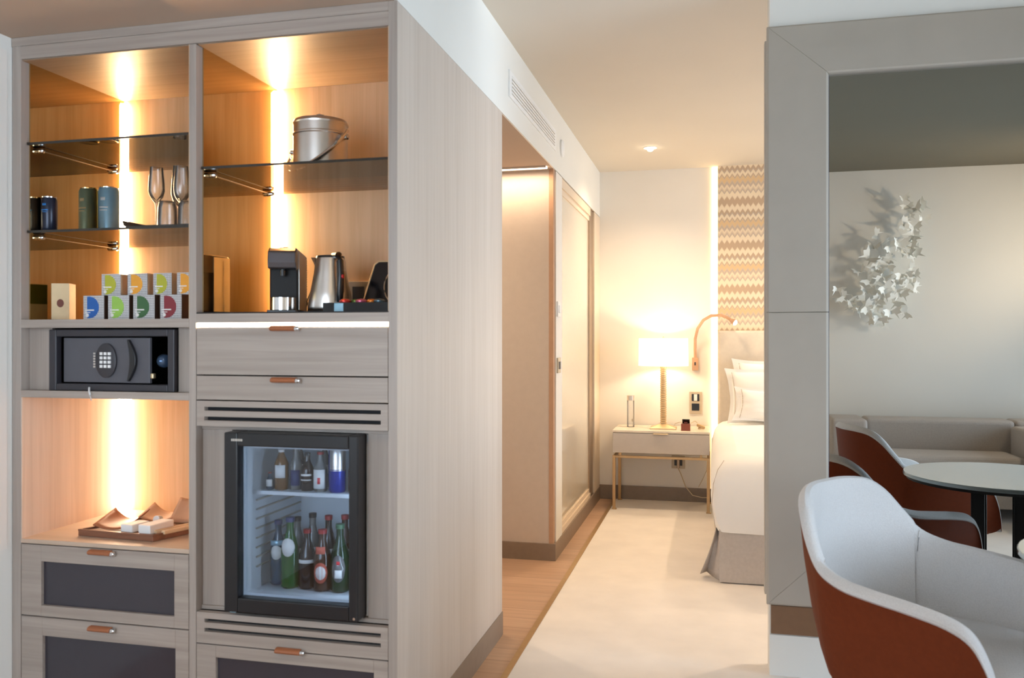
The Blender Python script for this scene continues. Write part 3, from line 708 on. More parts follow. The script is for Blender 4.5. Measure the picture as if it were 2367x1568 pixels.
for x, col, cn, wh in ((-1.986, 'c_blue', 'a blue', 'bottom row, leftmost'), (-1.893, 'c_lime', 'a lime green', 'bottom row'), (-1.800, 'c_green', 'a dark green', 'bottom row'), (-1.702, 'c_maroon', 'a maroon', 'bottom row, by the divider')):
    tea(x, 2.335, zt, 0.076 if x > -1.72 else 0.077, 0.077, col, cn, wh, G1)
for x, w, col, cn, wh in ((-1.930, 0.071, 'c_olive', 'an olive green', 'top row, leftmost'), (-1.833, 0.073, 'c_orange', 'an orange', 'top row above the lime one'), (-1.738, 0.066, 'c_olive', 'an olive green', 'top row above the maroon one'), (-1.652, 0.066, 'c_orange', 'an orange', 'top row, half behind the divider')):
    tea(x, 2.350, zt + 0.0775, w, 0.069, col, cn, wh, G2, True)
# cream box near the mirror, standing corner-on
cbx = thing('coffee_box', 'tall cream box with a brown dot standing at the left end of the shelf', 'box', (-2.135, 2.415, zt))
Mr = Matrix.Translation((-2.132, 2.415, zt)) @ Matrix.Rotation(R(22), 4, 'Z')
m = MB(); m.box(-0.028, 0.028, -0.030, 0.030, 0, 0.122, M=Mr); m.build('carton', 'box_cream', cbx)
m = MB(); m.box(-0.0288, -0.028, -0.029, 0.029, 0.055, 0.121, M=Mr); m.build('green_label', 'c_darkolive', cbx)
m = MB(); m.lathe([(0.011, 0), (0.011, 0.0008)], c=(0, 0, 0), n=24, M=Mr @ Matrix.Translation((0.0, -0.030, 0.056)) @ Matrix.Rotation(R(90), 4, 'X') @ Matrix.Scale(1.25, 4, (0, 1, 0))); m.build('brown_dot', 'dot_brown', cbx)

# ------------------------------------------------------------------ safe
sf = thing('room_safe', 'black electronic room safe with its door ajar in the cabinet niche', 'safe', (-1.872, 2.45, 1.1135))
ringbox(-2.104, -1.640, 1.1135, 1.311, -2.076, -1.664, 1.136, 1.288, 2.318, 2.345).build('door_frame', 'safe_frame', sf, bevel=0.003)
m = MB(); m.box(-2.10, -2.094, 2.345, 2.74, 1.116, 1.309).box(-1.65, -1.644, 2.345, 2.74, 1.116, 1.309).box(-2.094, -1.65, 2.345, 2.74, 1.116, 1.122).box(-2.094, -1.65, 2.345, 2.74, 1.303, 1.309).box(-2.094, -1.65, 2.734, 2.74, 1.122, 1.303)
m.build('safe_body', 'dark_slot', sf)
Md = Matrix.Translation((-2.062, 2.335, 0)) @ Matrix.Rotation(R(-3), 4, 'Z')
def sfb(name, a, mat, par=sf, bevel=0.0): return B(*a, M=Md).build(name, mat, par, bevel=bevel)
dr = sfb('safe_door', (0, 0.335, 0.0, 0.012, 1.140, 1.284), 'safe_grey', bevel=0.002)
MB().lathe([(0.040, 0), (0.040, 0.006), (0.037, 0.008), (0, 0.008)], c=(0, 0, 0), n=40, M=Md @ Matrix.Translation((0.172, 0, 1.211)) @ Matrix.Rotation(R(90), 4, 'X') @ Matrix.Scale(1.38, 4, (0, 1, 0))).build('keypad_panel', 'safe_frame', dr)
m = MB()
for i in range(3):
    for j in range(4): m.box(0.153 + i * 0.0155, 0.1635 + i * 0.0155, -0.011, -0.008, 1.188 + j * 0.0135, 1.197 + j * 0.0135, M=Md)
m.build('buttons', 'white_plastic', dr)
m = MB()
for i in range(6): m.box(0.119, 0.127, -0.0008, 0, 1.188 + i * 0.0085, 1.1935 + i * 0.0085, M=Md)
m.build('lettering', 'steel', dr)
hp = [(0.262 + 0.010 * math.sin(PI * i / 10), 1.146 + 0.132 * i / 10) for i in range(11)]
m = MB(); m.prism([(p[0] - 0.004, p[1]) for p in hp] + [(p[0] + 0.018 * math.sin(PI * i / 10) + 0.001, p[1]) for i, p in list(enumerate(hp))[::-1]], -0.012, -0.001, 'y')
m.v = [Md @ p for p in m.v]; m.build('door_handle', 'black_plastic', dr, bevel=0.001)
MB().lathe([(0.0, -0.021), (0.012, -0.017), (0.020, -0.006), (0.022, 0.004), (0.012, 0.018)], c=(0, 0, 0), n=24, M=Matrix.Translation((-1.706, 2.356, 1.210)) @ Matrix.Rotation(R(-90), 4, 'X')).build('bolt_knob', 'blue_glow', sf)
B(-1.734, -1.718, 2.322, 2.336, 1.155, 1.171).build('latch', 'brass', sf, bevel=0.002)
tg = MB().tube([(-1.945, 2.312, 1.125), (-1.932, 2.296, 1.116), (-1.923, 2.290, 1.103), (-1.918, 2.289, 1.085)], 0.0028, 8, flat=0.5).build('cable_tie', 'white_plastic')
tag(tg, 'white plastic tie hanging over the shelf edge below the safe', 'cable tie')

# ------------------------------------------------------------------ leather tray with rolls and small boxes (lower niche)
zt = 0.6305
tr = thing('valet_tray', 'dark brown wooden tray on the lower niche shelf', 'tray', (-1.87, 2.55, zt))
TA, TB, TC, TD = (-2.040, 2.374), (-1.745, 2.357), (-1.640, 2.64), (-1.935, 2.66)
m = MB(); m.prism([TA, TB, TC, TD], zt, zt + 0.016, 'z'); m.build('tray_base', 'walnut', tr, bevel=0.002)
m = MB(); q = [Vector((*p, 0)) for p in (TA, TB, TC, TD)]
cc = sum(q, Vector()) / 4
for i in range(4):
    a, b_ = q[i], q[(i + 1) % 4]; ai, bi = a + (cc - a).normalized() * 0.012, b_ + (cc - b_).normalized() * 0.012
    m.prism([(a.x, a.y), (b_.x, b_.y), (bi.x, bi.y), (ai.x, ai.y)], zt + 0.016, zt + 0.022, 'z')
m.build('tray_rim', 'walnut', tr)
def scoop(x, y, rot, w, l, label, lift=0.028, mat='leather_tan'):
    Mz = Matrix.Translation((x, y, zt + 0.0165)) @ Matrix.Rotation(rot, 4, 'Z')
    m = MB(); rows = []
    for i in range(13):
        u = -1 + 2 * i / 12
        rows.append([Mz @ Vector((u * w / 2, (v_ - 0.5) * l, 0.003 + lift * (u * u) * (0.35 + 0.65 * v_) + 0.010 * v_)) for v_ in [j / 6 for j in range(7)]])
    m.grid(rows); o = m.build('leather_scoop', mat, solid=0.003)
    tag(o, label, 'leather tray', 'curved leather pieces on the wooden tray'); return o
scoop(-1.945, 2.465, R(4), 0.130, 0.12, 'curved brown leather dish at the front left of the wooden tray', 0.036, 'leather')
scoop(-1.885, 2.600, R(4), 0.125, 0.10, 'curved tan leather dish behind the two white boxes', 0.034)
o = scoop(-1.775, 2.600, R(6), 0.110, 0.11, 'tan leather flap leaning up at the back of the wooden tray', 0.012)
o.rotation_euler = (R(30), 0, 0); o.location.z += 0.026
def wbox(x, y, w, l, h, label):
    Mz = Matrix.Translation((x, y, zt + 0.0165)) @ Matrix.Rotation(R(-8), 4, 'Z')
    o = B(-w / 2, w / 2, -l / 2, l / 2, 0, h, M=Mz).build('toiletry_box', 'white_matt', bevel=0.003); tag(o, label, 'box', 'small white boxes on the wooden tray')
wbox(-1.862, 2.424, 0.048, 0.075, 0.026, 'left of the two small white boxes on the wooden tray')
wbox(-1.786, 2.430, 0.050, 0.105, 0.030, 'right of the two small white boxes on the wooden tray')
m = MB().lathe([(0.012, 0), (0.013, 0.003), (0.013, 0.02), (0.011, 0.022)], c=(-1.838, 2.520, zt + 0.034), M=Matrix.Rotation(R(80), 4, 'X'), n=20)
tag(m.build('soap_roll', 'white_matt'), 'small white roll resting between the tan leather pieces', 'soap')
for k, (x, lb) in enumerate(((-1.725, 'inner'), (-1.695, 'outer'))):
    Mz = Matrix.Translation((x, 2.50, zt + 0.0165)) @ Matrix.Rotation(R(-20), 4, 'Z')
    tag(B(-0.009, 0.009, -0.115, 0.115, 0, 0.012, M=Mz).build('wooden_stick', 'pale_wood', bevel=0.003), 'pale wooden stick along the right of the tray, %s one' % lb, 'stick', 'pale wooden sticks on the tray')
Mz = Matrix.Translation((-1.668, 2.612, zt + 0.0225)) @ Matrix.Rotation(R(-12), 4, 'Z')
br = thing('clothes_brush', 'black brush with an orange back at the rear right of the tray', 'brush', (-1.668, 2.612, zt + 0.022))
B(-0.035, 0.035, -0.022, 0.022, 0.0, 0.030, M=Mz).build('bristles', 'black_matt', br, bevel=0.003)
B(-0.038, 0.038, -0.024, 0.024, 0.030, 0.042, M=Mz).build('handle', 'leather', br, bevel=0.004)

# ------------------------------------------------------------------ minibar
fr = thing('minibar_fridge', 'black framed glass-door minibar fridge full of bottles', 'fridge', (-1.222, 2.5, 0.4525))
fx0, fx1, fz0, fz1 = -1.442, -1.002, 0.4545, 0.996
m = MB()
m.box(fx0, -1.405, 2.345, 2.76, fz0, fz1); m.box(-1.030, fx1, 2.345, 2.76, fz0, fz1)
m.box(-1.405, -1.030, 2.345, 2.76, fz0, 0.492); m.box(-1.405, -1.030, 2.345, 2.76, 0.966, fz1); m.box(-1.405, -1.030, 2.70, 2.76, 0.492, 0.966)
m.build('cabinet_body', 'fridge_white', fr)
door = ringbox(-1.437, -1.003, 0.458, 0.9985, -1.392, -1.032, 0.502, 0.958, 2.272, 2.340).build('door', 'black_plastic', fr, bevel=0.004)
B(-1.392, -1.032, 2.300, 2.304, 0.502, 0.958).build('door_glass', 'fridge_glass', door)
ringbox(-1.392, -1.032, 0.502, 0.958, -1.384, -1.040, 0.510, 0.950, 2.306, 2.338).build('seal', 'fridge_white', door)
m = MB()
for i in range(7): m.box(-1.412 + i * 0.0055, -1.408 + i * 0.0055, 2.2712, 2.272, 0.973, 0.980)
m.build('lettering', 'steel', door)
MB().lathe([(0.004, 0), (0.004, 0.002)], c=(-1.014, 2.2715, 0.468), M=Matrix.Rotation(R(90), 4, 'X'), n=12).build('screw', 'chrome', door)
B(-1.425, -1.405, 2.285, 2.335, 0.4525, 0.458).build('hinge', 'can_pale', fr)
m = MB(); m.box(-1.404, -1.031, 2.385, 2.69, 0.796, 0.800); m.box(-1.404, -1.031, 2.380, 2.386, 0.795, 0.806)
m.build('rack', 'fridge_white', fr)
m = MB()
for k in range(8): m.box(-1.405, -1.399, 2.40, 2.69, 0.56 + k * 0.03, 0.564 + k * 0.03)
m.build('shelf_ribs', 'frame_leather', fr)
B(-1.0345, -1.031, 2.36, 2.38, 0.52, 0.94).build('fill_bar', 'white_plastic', fr)  # added bar at the place of the fill light below
area('fridge_fill', (-1.036, 2.37, 0.73), (0, R(90), R(20)), 0.42, 0.02, 0.6, (0.62, 0.80, 1.0))  # cool fill light added to brighten the fridge interior

def bottle(x, y, z, h, r, glass, cap, label, labels, cat='bottle', grp='bottles on the minibar floor', nr=None, name='drink_bottle', shoulder=0.52):
    t = thing(name, label, cat, (x, y, z), grp)
    nr = nr or r * 0.40
    s = shoulder
    MB().lathe([(r * 0.85, 0.0), (r, 0.005), (r, h * s), (r * 0.93, h * (s + 0.06)), (nr * 1.35, h * (s + 0.22)), (nr, h * (s + 0.30)), (nr, h * 0.95), (0, h * 0.95)], c=(x, y, z), n=28).build('bottle_body', glass, t)
    MB().lathe([(nr * 1.18, h * 0.93), (nr * 1.22, h * 0.995), (nr * 0.9, h), (0, h)], c=(x, y, z), n=20).build('cap', cap, t)
    for (z0, z1, half, mt) in labels:
        m = MB(); rows = []
        steps = 12
        for i in range(steps + 1):
            u = -1 + 2 * i / steps
            hw = (z1 - z0) / 2 * (math.sqrt(max(0.02, 1 - u * u)) if mt.startswith('o:') else 1)
            mid = (z0 + z1) / 2
            a = R(-78 + u * half)
            rows.append([(x + (r + 0.0007) * math.cos(a), y + (r + 0.0007) * math.sin(a), z + h * zz) for zz in (mid - hw, mid, mid + hw)])
        m.grid(rows); m.build('label', mt.split(':')[-1], t, solid=0.0004)
    return t
zf = 0.4925
bottle(-1.365, 2.47, zf, 0.205, 0.026, 'blue_bottle', 'cap_blue', 'blue-capped dark bottle with a round pale label, leftmost on the minibar floor', [(0.40, 0.62, 42, 'o:label_white'), (0.62, 0.70, 50, 'can_pale')])
bottle(-1.310, 2.445, zf, 0.222, 0.029, 'green_bottle', 'cap_blue', 'green mineral water bottle with a dark blue cap', [(0.46, 0.72, 44, 'o:label_white')])
bottle(-1.253, 2.45, zf, 0.186, 0.027, 'cola', 'cap_red', 'cola bottle with a thin white label band and red cap', [(0.44, 0.50, 55, 'label_white')])
bottle(-1.196, 2.44, zf, 0.190, 0.029, 'brown_bottle', 'cap_red', 'brown beer bottle with a red and white oval label', [(0.14, 0.48, 46, 'o:label_red'), (0.20, 0.42, 34, 'o:label_white'), (0.62, 0.74, 30, 'label_red')])
bottle(-1.136, 2.44, zf, 0.210, 0.029, 'dark_green', 'cap_green', 'dark green beer bottle with a grey oval label and red star, by the right seal', [(0.16, 0.56, 44, 'o:clear_liquor'), (0.22, 0.34, 22, 'label_white'), (0.42, 0.47, 10, 'red')])
bottle(-1.075, 2.45, zf, 0.215, 0.028, 'dark_green', 'cap_green', 'dark green bottle partly behind the right door frame', [(0.2, 0.5, 40, 'o:clear_liquor')])
for x, y, h, gl, cp, lb in ((-1.340, 2.55, 0.20, 'clear_liquor', 'black_plastic', 'clear bottle with a black cap in the back row'), (-1.285, 2.55, 0.215, 'clear_liquor', 'black_plastic', 'taller clear bottle with a black cap in the back row'), (-1.228, 2.55, 0.21, 'cola', 'cap_red', 'dark bottle with a red cap between the front cola and beer bottles'), (-1.170, 2.55, 0.215, 'brown_bottle', 'cap_red', 'brown bottle with a red cap in the back row near the beer')):
    bottle(x, y, zf, h, 0.026, gl, cp, lb, [(0.36, 0.5, 50, 'label_white')])
zs = 0.8002
GU = 'miniatures on the minibar rack'
bottle(-1.392 + 0.014, 2.44, zs, 0.055, 0.012, 'blue_bottle', 'cap_red', 'tiny dark bottle at the left end of the rack', [(0.2, 0.6, 50, 'label_white')], grp=GU, name='miniature_bottle')
bottle(-1.343, 2.45, zs, 0.128, 0.022, 'amber', 'label_white', 'amber whisky miniature with a white label', [(0.30, 0.62, 46, 'label_white')], grp=GU, name='miniature_bottle', shoulder=0.62)
bottle(-1.297, 2.46, zs, 0.140, 0.019, 'clear_liquor', 'label_white', 'clear miniature with a pale cap beside the whisky', [(0.10, 0.45, 50, 'cap_blue')], grp=GU, name='miniature_bottle')
bottle(-1.253, 2.45, zs, 0.120, 0.021, 'cola', 'black_plastic', 'black miniature with a fine white label line', [(0.40, 0.45, 50, 'label_white'), (0.28, 0.31, 50, 'label_white')], grp=GU, name='miniature_bottle')
bottle(-1.208, 2.45, zs, 0.124, 0.022, 'clear_liquor', 'cap_red', 'clear miniature with a white label and red cap', [(0.08, 0.56, 55, 'label_white'), (0.2, 0.36, 12, 'red')], grp=GU, name='miniature_bottle')
bottle(-1.320, 2.53, zs, 0.142, 0.019, 'cola', 'black_plastic', 'dark miniature behind the whisky', [(0.3, 0.5, 50, 'label_white')], grp=GU, name='miniature_bottle')
bottle(-1.232, 2.53, zs, 0.145, 0.019, 'clear_liquor', 'black_plastic', 'clear miniature behind the black one', [(0.3, 0.5, 50, 'label_white')], grp=GU, name='miniature_bottle')
ec = thing('energy_drink_can', 'slim blue and silver energy drink can on the minibar rack', 'can', (-1.150, 2.45, zs))
MB().lathe([(0.023, 0), (0.0265, 0.006), (0.0265, 0.068)], c=(-1.150, 2.45, zs), n=32).build('can_lower', 'energy_blue', ec)
MB().lathe([(0.0265, 0.068), (0.0265, 0.128), (0.023, 0.135)], c=(-1.150, 2.45, zs), n=32).build('can_upper', 'steel', ec)
m = MB()
for z0, z1, a0, a1 in ((0.0, 0.135, -150, -128), (0.066, 0.072, -128, -30), (0.076, 0.084, -100, -60)):
    m.grid([[(-1.150 + 0.0268 * math.cos(R(a)), 2.45 + 0.0268 * math.sin(R(a)), zs + zz) for a in range(a0, a1 + 1, 4)] for zz in (z0 + 0.006, z1 - 0.002)])
m.build('stripe', 'energy_blue', ec, solid=0.0004)
bottle(-1.085, 2.45, zs, 0.132, 0.026, 'amber', 'brass', 'amber bottle beside the energy drink can', [(0.2, 0.5, 50, 'label_white')], grp=GU, name='miniature_bottle')

# ------------------------------------------------------------------ wall partition with framed mirror
PY = 3.33
struct('wall_partition', B(0.206, 3.6, PY + 0.014, PY + 0.125, 0, CZ), 'wall_white', 'white partition wall carrying the framed mirror')
struct('baseboard_partition', B(0.2105, 3.6, PY + 0.004, PY + 0.014, 0.165, 0.272), 'band', 'brown band along the partition below the mirror frame')
struct('trim_5', B(0.2055, 3.6, PY + 0.008, PY + 0.014, 0.0, 0.160), 'wall_white', 'pale plinth under the brown band of the partition')
mf = thing('framed_mirror', 'large mirror in a wide taupe leather frame on the partition wall', 'mirror', (1.2, PY, 0.275))
OX0, OX1, OZ0, OZ1 = 0.194, 2.30, 0.276, 2.460
IX0, IX1, IZ0, IZ1 = 0.414, 2.08, 0.496, 2.262
yo, yi, ym = PY - 0.004, PY - 0.028, PY + 0.000
def stile(a, b_, c_, d_, name):
    # a,b outer points; c,d inner points (x,z): mitred, sloping forward to the inner lip
    m = MB()
    o1, o2, i2, i1 = Vector((a[0], 0, a[1])), Vector((b_[0], 0, b_[1])), Vector((c_[0], 0, c_[1])), Vector((d_[0], 0, d_[1]))
    def prof(p, q):
        w = q - p
        return [p + Vector((0, PY + 0.013, 0)), p + Vector((0, yo, 0)), p + w * 0.035 + Vector((0, yo - 0.006, 0)), p + w * 0.5 + Vector((0, (yo + yi) / 2 - 0.005, 0)),
                p + w * 0.955 + Vector((0, yi, 0)), p + w * 0.985 + Vector((0, yi + 0.004, 0)), q + Vector((0, yi + 0.012, 0)), q + Vector((0, PY + 0.013, 0))]
    r1, r2 = prof(o1, i1), prof(o2, i2)
    n = len(r1); m.add(r1 + r2, [(i, i + 1, n + i + 1, n + i) for i in range(n - 1)] + [(0, n, 2 * n - 1, n - 1), tuple(range(n)), tuple(range(2 * n - 1, n - 1, -1))])
    return m.build(name, 'frame_leather', mf, bevel=0.0022)
zs_ = 1.380
stile((OX0, OZ0), (OX0, zs_ - 0.0006), (IX0, zs_ - 0.0006), (IX0, IZ0), 'frame_stile')
stile((OX0, zs_ + 0.0006), (OX0, OZ1), (IX0, IZ1), (IX0, zs_ + 0.0006), 'frame_stile')
stile((OX1, OZ0), (OX1, OZ1), (IX1, IZ1), (IX1, IZ0), 'frame_stile')
stile((OX0, OZ1), (OX1, OZ1), (IX1, IZ1), (IX0, IZ1), 'frame_rail')
stile((OX0, OZ0), (OX1, OZ0), (IX1, IZ0), (IX0, IZ0), 'frame_rail')
B(IX0 - 0.002, IX1 + 0.002, ym, PY + 0.012, IZ0 - 0.002, IZ1 + 0.002).build('mirror_glass', 'wall_mirror', mf)
m = MB(); m.box(IX0, IX0 + 0.003, ym - 0.004, ym, IZ0, IZ1); m.build('inner_edge', 'cap_blue', mf)
# frame on the bedroom side of the same partition
bf = thing('bedroom_frame', 'thin taupe edge of the frame on the bedroom side of the partition', 'frame', (1.2, PY + 0.15, 0.275))
B(0.194, 2.30, PY + 0.1255, PY + 0.168, 0.276, 2.452).build('frame_panel', 'frame_leather', bf, bevel=0.003)

# ------------------------------------------------------------------ bed side wall: LED slot, zigzag panel, headboard
struct('trim_6', B(0.030, 3.6, 6.725, 6.76, 0.0, CZ), 'chevron', 'zigzag patterned wall panel above the headboard')
ls = thing('wall_light', 'tall vertical light strip beside the headboard and zigzag panel', 'light', (0.006, 6.75, 0.1))
B(-0.012, 0.029, 6.745, 6.7595, 0.10, CZ - 0.002).build('light_strip', 'led_head', ls)
hb = thing('headboard', 'upholstered beige headboard with rounded corner behind the pillows', 'headboard', (1.2, 6.68, 0.2))
m = MB(); m.box(0.030, 2.40, 6.655, 6.724, 0.30, 1.345); m.build('upholstery', 'headboard', hb, bevel=0.018, segs=4)
B(0.05, 2.38, 6.675, 6.72, 0.006, 0.30).build('base', 'baseboard', hb)

# bed
bed = thing('bed', 'large bed with white sheet and taupe skirt', 'bed', (1.0, 5.6, 0))
bx0, bx1, by0, by1 = 0.022, 2.02, 4.515, 6.65
m = MB(); rows = []
def bedrow(z, ins, rad):
    pts = []
    x0_, x1_, y0_, y1_ = bx0 + ins, bx1 - ins, by0 + ins, by1
    k = 8
    for (cx_, cy_, a0) in ((x0_ + rad, y0_ + rad, 180), (x1_ - rad, y0_ + rad, 270), (x1_ - 0.02, y1_ - 0.02, 0), (x0_ + 0.02, y1_ - 0.02, 90)):
        rr = rad if a0 >= 180 else 0.02
        for i in range(k + 1):
            a = R(a0 + 90 * i / k); pts.append((cx_ + rr * math.cos(a), cy_ + rr * math.sin(a)))
    out = []
    n = len(pts)
    for i in range(n):
        p, q_ = pts[i], pts[(i + 1) % n]
        d = math.hypot(q_[0] - p[0], q_[1] - p[1]); s_ = max(1, int(d / 0.07))
        for j in range(s_):
            out.append((p[0] + (q_[0] - p[0]) * j / s_, p[1] + (q_[1] - p[1]) * j / s_, z))
    return out
base = None
spec = [(0.272, 0.006, 0.05), (0.276, -0.004, 0.05), (0.33, -0.026, 0.06), (0.42, -0.038, 0.07), (0.52, -0.034, 0.07), (0.59, -0.016, 0.08), (0.63, 0.010, 0.09), (0.652, 0.045, 0.10), (0.664, 0.10, 0.12)]
rs = [bedrow(*s_) for s_ in spec]
mn = min(len(r) for r in rs)
def resample(r, n):
    L = [0]
    for i in range(len(r)):
        a, b_ = Vector(r[i]), Vector(r[(i + 1) % len(r)]); L.append(L[-1] + (b_ - a).length)
    res = []; k = 0
    for i in range(n):
        t = L[-1] * i / n
        while L[k + 1] < t: k += 1
        f = (t - L[k]) / max(1e-9, L[k + 1] - L[k]); res.append(Vector(r[k]).lerp(Vector(r[(k + 1) % len(r)]), f))
    return res
NN = 180
rs = [resample(r, NN) for r in rs]
for k, r in enumerate(rs):
    for p in r:
        w = noise.noise(Vector((p.x * 3, p.y * 3, p.z * 1.2)))
        p.x += 0.006 * w; p.z += 0.004 * noise.noise(Vector((p.x * 4, p.y * 4, 3)))
        if k < 3: p.z += 0.006 * math.sin(p.y * 5) + 0.012 * max(0, 0.25 - p.x) * (p.y < 4.7)
m.grid([list(r) for r in rs], closed=True)
top = rs[-1]; ctr = Vector((1.0, 5.6, 0.672))
last = top
for f in (0.75, 0.5, 0.25):
    cur = [ctr + (p - ctr) * f + Vector((0, 0, 0.004 * noise.noise(p * 5))) for p in top]
    for c_ in cur: c_.z = 0.672 + 0.004 * noise.noise(Vector((c_.x * 5, c_.y * 5, 0)))
    m.grid([list(last), list(cur)], closed=True); last = cur
m.add(list(last), [tuple(range(NN))]); m.smooth = False
m.build('sheet', 'linen', bed)
m = MB().tube([(bx0 - 0.012, by0 - 0.015, 0.285), (bx0 - 0.032, by0 - 0.024, 0.42), (bx0 - 0.024, by0 - 0.02, 0.53), (bx0 - 0.002, by0 + 0.0, 0.60), (bx0 + 0.03, by0 + 0.03, 0.645)], 0.0016, 6)
m.build('sheet_seam', 'piping', bed)
B(bx0 + 0.006, bx1 - 0.006, by0 + 0.012, by1, 0.012, 0.290).build('skirt', 'skirt', bed, bevel=0.003)
m = MB(); rows = []
for i in range(9):
    t_ = i / 8
    zz = 0.285 - 0.270 * t_
    rows.append([(bx0 + 0.010, by0 + 0.03, zz), (bx0 + 0.002 - 0.030 * t_ ** 1.5, by0 + 0.10, zz + 0.002), (bx0 - 0.010 - 0.050 * t_ ** 1.3, by0 + 0.06 + 0.10 * t_, zz + 0.01 * t_), (bx0 - 0.012 - 0.080 * t_ ** 1.3, by0 + 0.05 + 0.05 * t_, zz + 0.012 * t_)])
m.grid(rows); m.build('skirt_corner_flap', 'skirt', bed, solid=0.004)
for x, y in ((0.12, 4.66), (1.9, 4.66), (0.12, 6.4), (1.9, 6.4)):
    B(x - 0.03, x + 0.03, y - 0.03, y + 0.03, 0.006, 0.012).build('bed_foot', 'black_plastic', bed)
# pillows
def pillow(cx_, cy_, z0, w, h, th, tilt, yaw, label, roll=0):
    t = thing('pillow', label, 'pillow', (cx_, cy_, z0), 'white pillows against the headboard')
    M_ = Matrix.Translation((cx_, cy_, z0)) @ Matrix.Rotation(yaw, 4, 'Z') @ Matrix.Rotation(tilt, 4, 'X') @ Matrix.Rotation(roll, 4, 'Y') @ Matrix.Translation((0, 0, h / 2))
    nx, nz = 24, 18
    m = MB()
    for sgn in (-1, 1):
        rows = []
        for j in range(nz + 1):
            v_ = -1 + 2 * j / nz; row = []
            for i in range(nx + 1):
                u = -1 + 2 * i / nx
                fu, fv = min(1, (1 - abs(u)) / 0.10), min(1, (1 - abs(v_)) / 0.12)
                core = max(0, (1 - abs(u) ** 3)) ** 0.8 * max(0, (1 - abs(v_) ** 3)) ** 0.8
                d = th / 2 * core
                if abs(u) > 0.90 or abs(v_) > 0.88: d = 0.004
                wr = 0.010 * noise.noise(Vector((u * 3 + cx_ * 7, v_ * 3, sgn + z0)))
                xx = u * w / 2 * (1 - 0.09 * math.cos(v_ * PI / 2) * abs(u) ** 3) + wr * 0.4
                zz = v_ * h / 2 * (0.93 + 0.10 * abs(u) ** 3) + wr * 0.5
                row.append(M_ @ Vector((xx, sgn * d + wr, zz)))
            rows.append(row)
        m.grid(rows)
    m.build('cushion', 'linen', t)
    m = MB(); 
    for s_ in (-1, 1):
        pts = []
        for j in range(nz + 1):
            v_ = -0.86 + 1.72 * j / nz
            u = 0.865 * s_
            core = max(0, (1 - abs(u) ** 3)) ** 0.8 * max(0, (1 - abs(v_) ** 3)) ** 0.8
            pts.append(M_ @ Vector((u * w / 2 * (1 - 0.06 * math.cos(v_ * PI / 2)), -th / 2 * core - 0.003 + 0.010 * noise.noise(Vector((u * 3 + cx_ * 7, v_ * 3, -1 + z0))), v_ * h / 2)))
        m.tube(pts, 0.0022, 6)
    m.build('stitching', 'piping', t)
pillow(0.500, 6.535, 0.680, 0.74, 0.45, 0.13, R(-6), R(0), 'white pillow at the back, leaning on the headboard')
pillow(0.445, 6.38, 0.680, 0.70, 0.40, 0.14, R(-8), R(-1), 'white pillow in the middle with a beige stitched border', R(-3))
pillow(0.475, 6.22, 0.680, 0.70, 0.24, 0.13, R(-14), R(1), 'low white pillow in front of the other two', R(4))

# ------------------------------------------------------------------ bedside table
ns = thing('bedside_table', 'bedside table with taupe drawer on slim brass legs', 'bedside table', (-0.38, 6.52, 0.006))
nx0, nx1, ny0, ny1 = -0.738, -0.028, 6.31, 6.73
B(nx0, nx1, ny0, ny1, 0.583, 0.600).build('tabletop', 'marble', ns, bevel=0.002)
B(nx0 + 0.003, nx1 - 0.003, ny0 + 0.012, ny1, 0.430, 0.583).build('body', 'ns_leather', ns, bevel=0.003)
dd = B(nx0 + 0.002, nx1 - 0.002, ny0 + 0.001, ny0 + 0.012, 0.431, 0.578).build('drawer', 'ns_leather', ns, bevel=0.003)
B(-0.437, -0.327, ny0 - 0.014, ny0 + 0.001, 0.574, 0.582).build('handle', 'brass', dd, bevel=0.002)
for x in (nx0, nx1 - 0.022):
    for y in (ny0 + 0.004, ny1 - 0.03):
        m = MB(); m.box(x, x + 0.022, y, y + 0.022, 0.012, 0.410); m.box(x - 0.004, x + 0.030, y - 0.004, y + 0.026, 0.006, 0.014)
        m.build('leg', 'brass_soft', ns, bevel=0.001)
m = MB(); m.box(nx0 + 0.022, nx1 - 0.022, ny0 + 0.006, ny0 + 0.022, 0.392, 0.410); m.box(nx0 + 0.022, nx1 - 0.022, ny1 - 0.026, ny1 - 0.012, 0.392, 0.410)
m.box(nx0 + 0.004, nx0 + 0.018, ny0 + 0.026, ny1 - 0.03, 0.392, 0.410); m.box(nx1 - 0.018, nx1 - 0.004, ny0 + 0.026, ny1 - 0.03, 0.392, 0.410)
m.build('rail', 'brass_soft', ns, bevel=0.001)
m = MB()
for x in (nx0 + 0.05, nx1 - 0.07):
    for y in (ny0 + 0.012, ny1 - 0.03): m.box(x, x + 0.016, y, y + 0.012, 0.4102, 0.4305)
m.build('spacer', 'brass_soft', ns)
